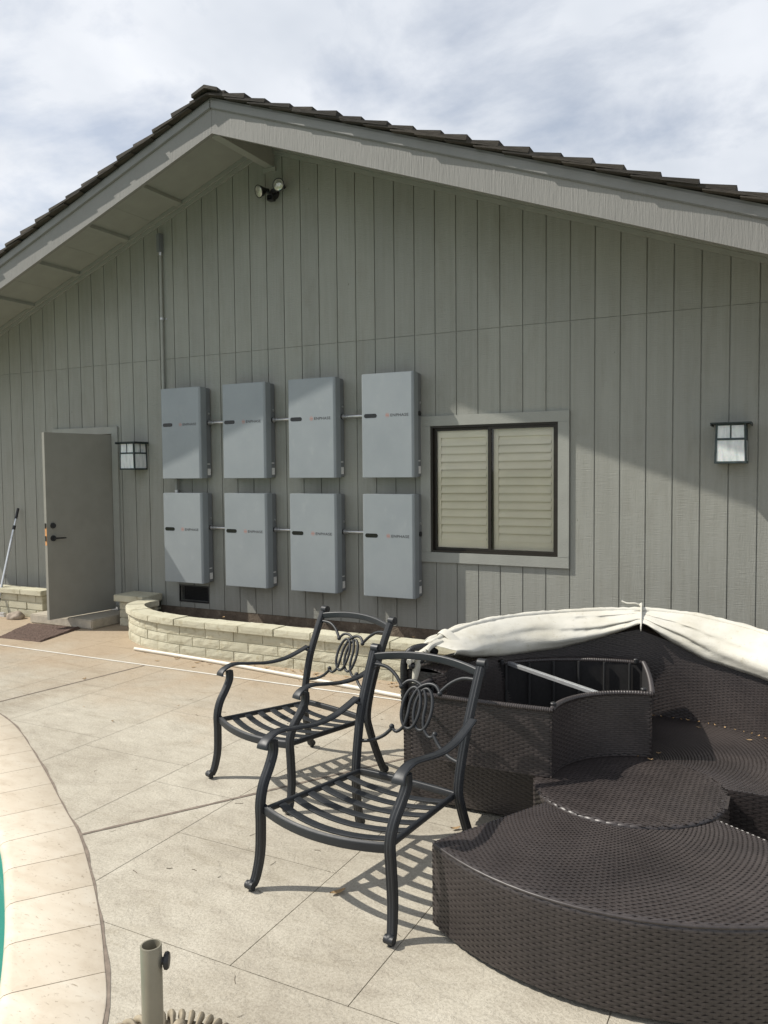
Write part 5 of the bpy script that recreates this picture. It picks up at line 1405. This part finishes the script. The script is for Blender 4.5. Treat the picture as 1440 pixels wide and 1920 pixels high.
for i in range(na):
    a = math.radians(AA[i]); d_ = abs(AA[i] - 99.2)
    side = 1 if AA[i] > 99.2 else -1
    for j in range(ns):
        s_ = j / (ns - 1)
        # s: 0 behind the rim, .25 over the top tube, 1 at the lower front hem
        if s_ < 0.25:
            q = s_ / 0.25; r = 1.175 - 0.10 * q; z = ZTp[i] - 0.09 * (1 - q) ** 2
        else:
            q = (s_ - 0.25) / 0.75; r = 1.075 - (1.075 - 0.905) * (q ** 0.75); z = ZTp[i] + (ZLo[i] - ZTp[i]) * (q ** 1.15)
            span = ZTp[i] - ZLo[i]
            # folds fan out from the tie and sag between tie and ends
            fan = math.exp(-d_ / 17.0)
            ph = q * (8.0 if side > 0 else 9.5) + 1.1 * math.sqrt(d_ / 12.0) * side + 0.9 * noise.noise(Vector((AA[i] * 0.04, q * 1.5, 9.0))); f1 = (1 - 2 * abs(math.sin(ph)) ** 0.7) * (0.030 * fan + 0.0015)
            f2 = 0.016 * noise.noise(Vector((AA[i] * 0.045, q * 1.8 - AA[i] * 0.02, 1.3))) + 0.004 * noise.noise(Vector((AA[i] * 0.16, q * 5.0, 4.1)))
            env = min(1, q * 4) * min(1, (1 - q) * 6 + 0.25) * min(1, d_ / 5 + 0.15)
            belly = -0.035 * math.sin(math.pi * q) * min(1.0, span / 0.2)
            r += (f1 + f2) * env * 1.25 + belly * (1 - 0.6 * fan)
            z += (f1 * 0.35) * env
            if q > 0.88: w_ = (q - 0.88) / 0.12; r += 0.028 * w_ * min(1, d_ / 8); z -= 0.020 * w_ * min(1, d_ / 8)
        r += 0.02 * tie[i] * (1 if s_ > 0.3 else -0.5)
        vs_.append((cB[0] + r * math.cos(a), cB[1] + r * math.sin(a), z + 0.0015 * noise.noise(Vector((AA[i] * 0.35, s_ * 3, 7)))))
gs = G(); gs.add(vs_, [(i * ns + j, (i + 1) * ns + j, (i + 1) * ns + j + 1, i * ns + j + 1) for i in range(na - 1) for j in range(ns - 1)])
fab = gs.obj('fabric', 'canvas', can, smooth=False); fab.data.shade_smooth()
sm = fab.modifiers.new('thick', 'SOLIDIFY'); sm.thickness = 0.0025; sm.offset = 0
tp = [(cB[0] + 1.078 * math.cos(math.radians(a)), cB[1] + 1.078 * math.sin(math.radians(a)), float(np.interp(a, AA, ZTp)) - 0.002) for a in np.linspace(28, 176, 90)]
gs = G(); gs.tube(tp, [0.0165 + 0.0022 * math.sin(i * 2.9) + 0.0018 * math.sin(i * 5.7) for i in range(90)], 12); gs.obj('hem_tube', 'canvas', can, smooth=True)
# second roll of cloth behind the hem
tp = [(cB[0] + 1.118 * math.cos(math.radians(a)), cB[1] + 1.118 * math.sin(math.radians(a)), float(np.interp(a, AA, ZTp)) - 0.022) for a in np.linspace(30, 172, 80)]
gs = G(); gs.tube(tp, [0.026 + 0.005 * math.sin(i * 0.9) for i in range(80)], 12); gs.obj('rolled_fold', 'canvas', can, smooth=True)
# tie band and its loose cord
a = math.radians(99.2); tz = float(np.interp(99.2, AA, ZTp)); lz = float(np.interp(99.2, AA, ZLo))
def cp(r, z, da=0.0): return (cB[0] + r * math.cos(a + da), cB[1] + r * math.sin(a + da), z)
gs = G(); gs.tube(crom([cp(1.10, tz - 0.03), cp(1.09, tz + 0.022), cp(1.04, tz + 0.010), cp(0.955, lz + 0.012), cp(0.905, lz - 0.014), cp(0.93, lz - 0.03)], 6), [(0.004, 0.016)] * 31, prof=[(math.cos(2 * math.pi * k / 10), math.sin(2 * math.pi * k / 10)) for k in range(10)]); gs.obj('tie_band', 'canvas', can, smooth=True)
gs = G(); gs.tube(crom([cp(1.085, tz + 0.022), cp(1.08, tz + 0.034, 0.03), cp(1.09, tz + 0.032, 0.07), cp(1.10, tz + 0.042, 0.10)], 6), 0.0045, 8); gs.ball(cp(1.08, tz + 0.026), 0.012, 10, 6); gs.obj('tie_cord', 'canvas', can, smooth=True)
# strap at the door-side end
a = math.radians(168); tz = float(np.interp(168, AA, ZTp))
gs = G(); gs.tube(crom([cp(1.115, tz - 0.035), cp(1.10, tz + 0.018), cp(1.06, tz + 0.020), cp(1.005, tz - 0.012), cp(0.97, tz - 0.035)], 6), [(0.004, 0.030)] * 25, prof=[(math.cos(2 * math.pi * k / 10), math.sin(2 * math.pi * k / 10)) for k in range(10)]); gs.obj('end_strap', 'canvas', can, smooth=True)
gs = G()
for k in range(7):
    aa = math.radians(176 + k * 0.6); rr = 1.04 + 0.012 * k; gs.tube(crom([(cB[0] + rr * math.cos(math.radians(172)), cB[1] + rr * math.sin(math.radians(172)), 0.82), (cB[0] + (rr + 0.01) * math.cos(math.radians(177)), cB[1] + rr * math.sin(math.radians(177)), 0.815 - 0.006 * k), (cB[0] + (rr + 0.015) * math.cos(aa + 0.06), cB[1] + rr * math.sin(aa + 0.06) , 0.795 - 0.008 * k)], 5), [0.014] * 11, 8)
gs.obj('bunched_end', 'canvas', can, smooth=True)
# hinge hardware with ribbed sleeve at the end of the backrest
HM = Matrix.Translation((-1.79, -3.20, 0.70))
def hb(o, par):
    o.data.transform(HM); o.parent = par; return o
path = crom([(0.0, -0.02, -0.32), (-0.005, -0.025, -0.05), (0.0, -0.02, 0.045), (0.03, 0.0, 0.095), (0.085, 0.05, 0.105), (0.12, 0.10, 0.07)], 8)
gs = G(); gs.tube(path, 0.016, 10); sl_ = hb(gs.obj('canopy_hinge', 'black_plastic', None, smooth=True), bed)
gs = G()
for i in range(len(path) - 1):
    for q in range(2):
        p = path[i].lerp(path[i + 1], (q + 0.5) / 2); d_ = (path[i + 1] - path[i]).normalized(); gs.tube([tuple(p - d_ * 0.004), tuple(p + d_ * 0.004)], 0.0195, 10)
hb(gs.obj('ribbed_sleeve', 'black_plastic', None, smooth=True), sl_)
gs = G(); gs.cyl((-0.06, -0.03, 0.062), (0.03, -0.01, 0.075), 0.010, None, 10); gs.ball((-0.062, -0.03, 0.062), 0.018, 10, 6); hb(gs.obj('knob', 'black_plastic', None, smooth=True), sl_)
gs = G(); gs.cyl((0.04, -0.03, 0.02), (0.10, 0.0, 0.05), 0.012, None, 10); gs.ball((0.045, -0.035, 0.02), 0.018, 10, 6); hb(gs.obj('knob', 'black_plastic', None, smooth=True), sl_)
gs = G(); gs.tube([(0.075, -0.01, 0.09), (0.062, -0.012, 0.0), (0.05, -0.016, -0.07)], [0.022, 0.020, 0.014], 10); hb(gs.obj('cloth_tail', 'canvas', None, smooth=True), can)

# ================================================================== LEAF LITTER
def leaf_mesh(L, W, curl):
    gs = G(); n = 6; vs_ = []
    for i in range(n + 1):
        t_ = i / n; w = W * math.sin(math.pi * min(0.98, t_ * 0.93 + 0.04)) ** 0.8
        zc_ = curl * (t_ - 0.5) ** 2 * 2
        vs_ += [(L * (t_ - 0.5), -w, zc_ + 0.35 * curl), (L * (t_ - 0.5), 0, zc_), (L * (t_ - 0.5), w, zc_ + 0.3 * curl)]
    fs = []
    for i in range(n):
        for j in range(2): fs.append((i * 3 + j, (i + 1) * 3 + j, (i + 1) * 3 + j + 1, i * 3 + j + 1))
    gs.add(vs_, fs); return gs
leafs = [(-1.64, -4.17, 0.07, 'curled brown leaf on the concrete in front of the nearest chair'),
         (-1.86, -3.79, 0.06, 'dry tan leaf on the concrete under the seat of the nearest chair'),
         (-1.43, -3.42, 0.05, 'small pale leaf on the concrete behind the nearest chair')]
for i, (x, y, L, lab) in enumerate(leafs):
    gs = leaf_mesh(L, L * 0.2, 0.012); o = gs.obj('dry_leaf', 'dry_leaf', fix=False); o.location = (x, y, 0.006); o.rotation_euler = (0, 0, random.uniform(0, 6)); tag(o, lab, 'leaf', 'dry leaves on the patio')
gs = G(); gt = G()
def scatter_leaf(x, y, z, L):
    a = random.uniform(0, 6.28); q = leaf_mesh(L, L * random.uniform(0.14, 0.28), random.uniform(0.003, 0.012)); c, s_ = math.cos(a), math.sin(a)
    gs.add([(x + c * v[0] - s_ * v[1], y + s_ * v[0] + c * v[1], z + v[2]) for v in q.v], q.f)
for k in range(90):                                   # drift at the foot of the planter wall
    scatter_leaf(random.uniform(-5.2, -1.9), -1.17 - abs(random.gauss(0, 0.12)), 0.004, random.uniform(0.02, 0.05))
for k in range(26):
    x, y = random.uniform(-7.5, -1.0), random.uniform(-3.2, -0.75)
    if y > -1.2 and x > -6.5: continue
    scatter_leaf(x, y, 0.004, random.uniform(0.015, 0.04))
for k in range(30): scatter_leaf(random.uniform(-6.2, -1.6), random.uniform(-0.95, -0.1), 0.165, random.uniform(0.02, 0.05))
for x, y in ((-0.93, -3.12), (-0.84, -3.03), (-0.66, -3.0), (-0.6, -3.02), (-0.58, -2.9), (-0.45, -2.4), (-0.2, -2.5)): scatter_leaf(x, y, zT + 0.004 if (x - cT[0]) ** 2 + (y - cT[1]) ** 2 < 0.15 else ZT + 0.006, random.uniform(0.018, 0.03))
for k in range(18): scatter_leaf(cB[0] + 0.93 * math.cos(1.0 + k * 0.05) + random.uniform(-.01, .01), cB[1] + 0.93 * math.sin(1.0 + k * 0.05) - 0.012, ZT + 0.006, random.uniform(0.012, 0.026))
o = gs.obj('leaf_litter', 'dry_leaf', fix=False); o['kind'] = 'stuff'; tag(o, 'scattered small dry leaves on the patio, planter soil and wicker', 'leaves')
for k in range(110):
    x, y = random.uniform(-4.2, 0.2), random.uniform(-5.6, -1.8)
    if inside([x], [y], RX, RY)[0]: continue
    a = random.uniform(0, 6.28); L = random.uniform(0.012, 0.05); b_ = a + random.uniform(-0.7, 0.7)
    p0 = Vector((x, y, 0.002)); p1 = p0 + Vector((math.cos(a), math.sin(a), 0)) * L / 2; p2 = p1 + Vector((math.cos(b_), math.sin(b_), 0)) * L / 2
    gt.tube([tuple(p0), tuple(p1), tuple(p2)], random.uniform(0.0006, 0.0014), 4, False)
o = gt.obj('twig_litter', 'twig', fix=False); o['kind'] = 'stuff'; tag(o, 'fine twigs and needles strewn over the concrete patio', 'twigs')
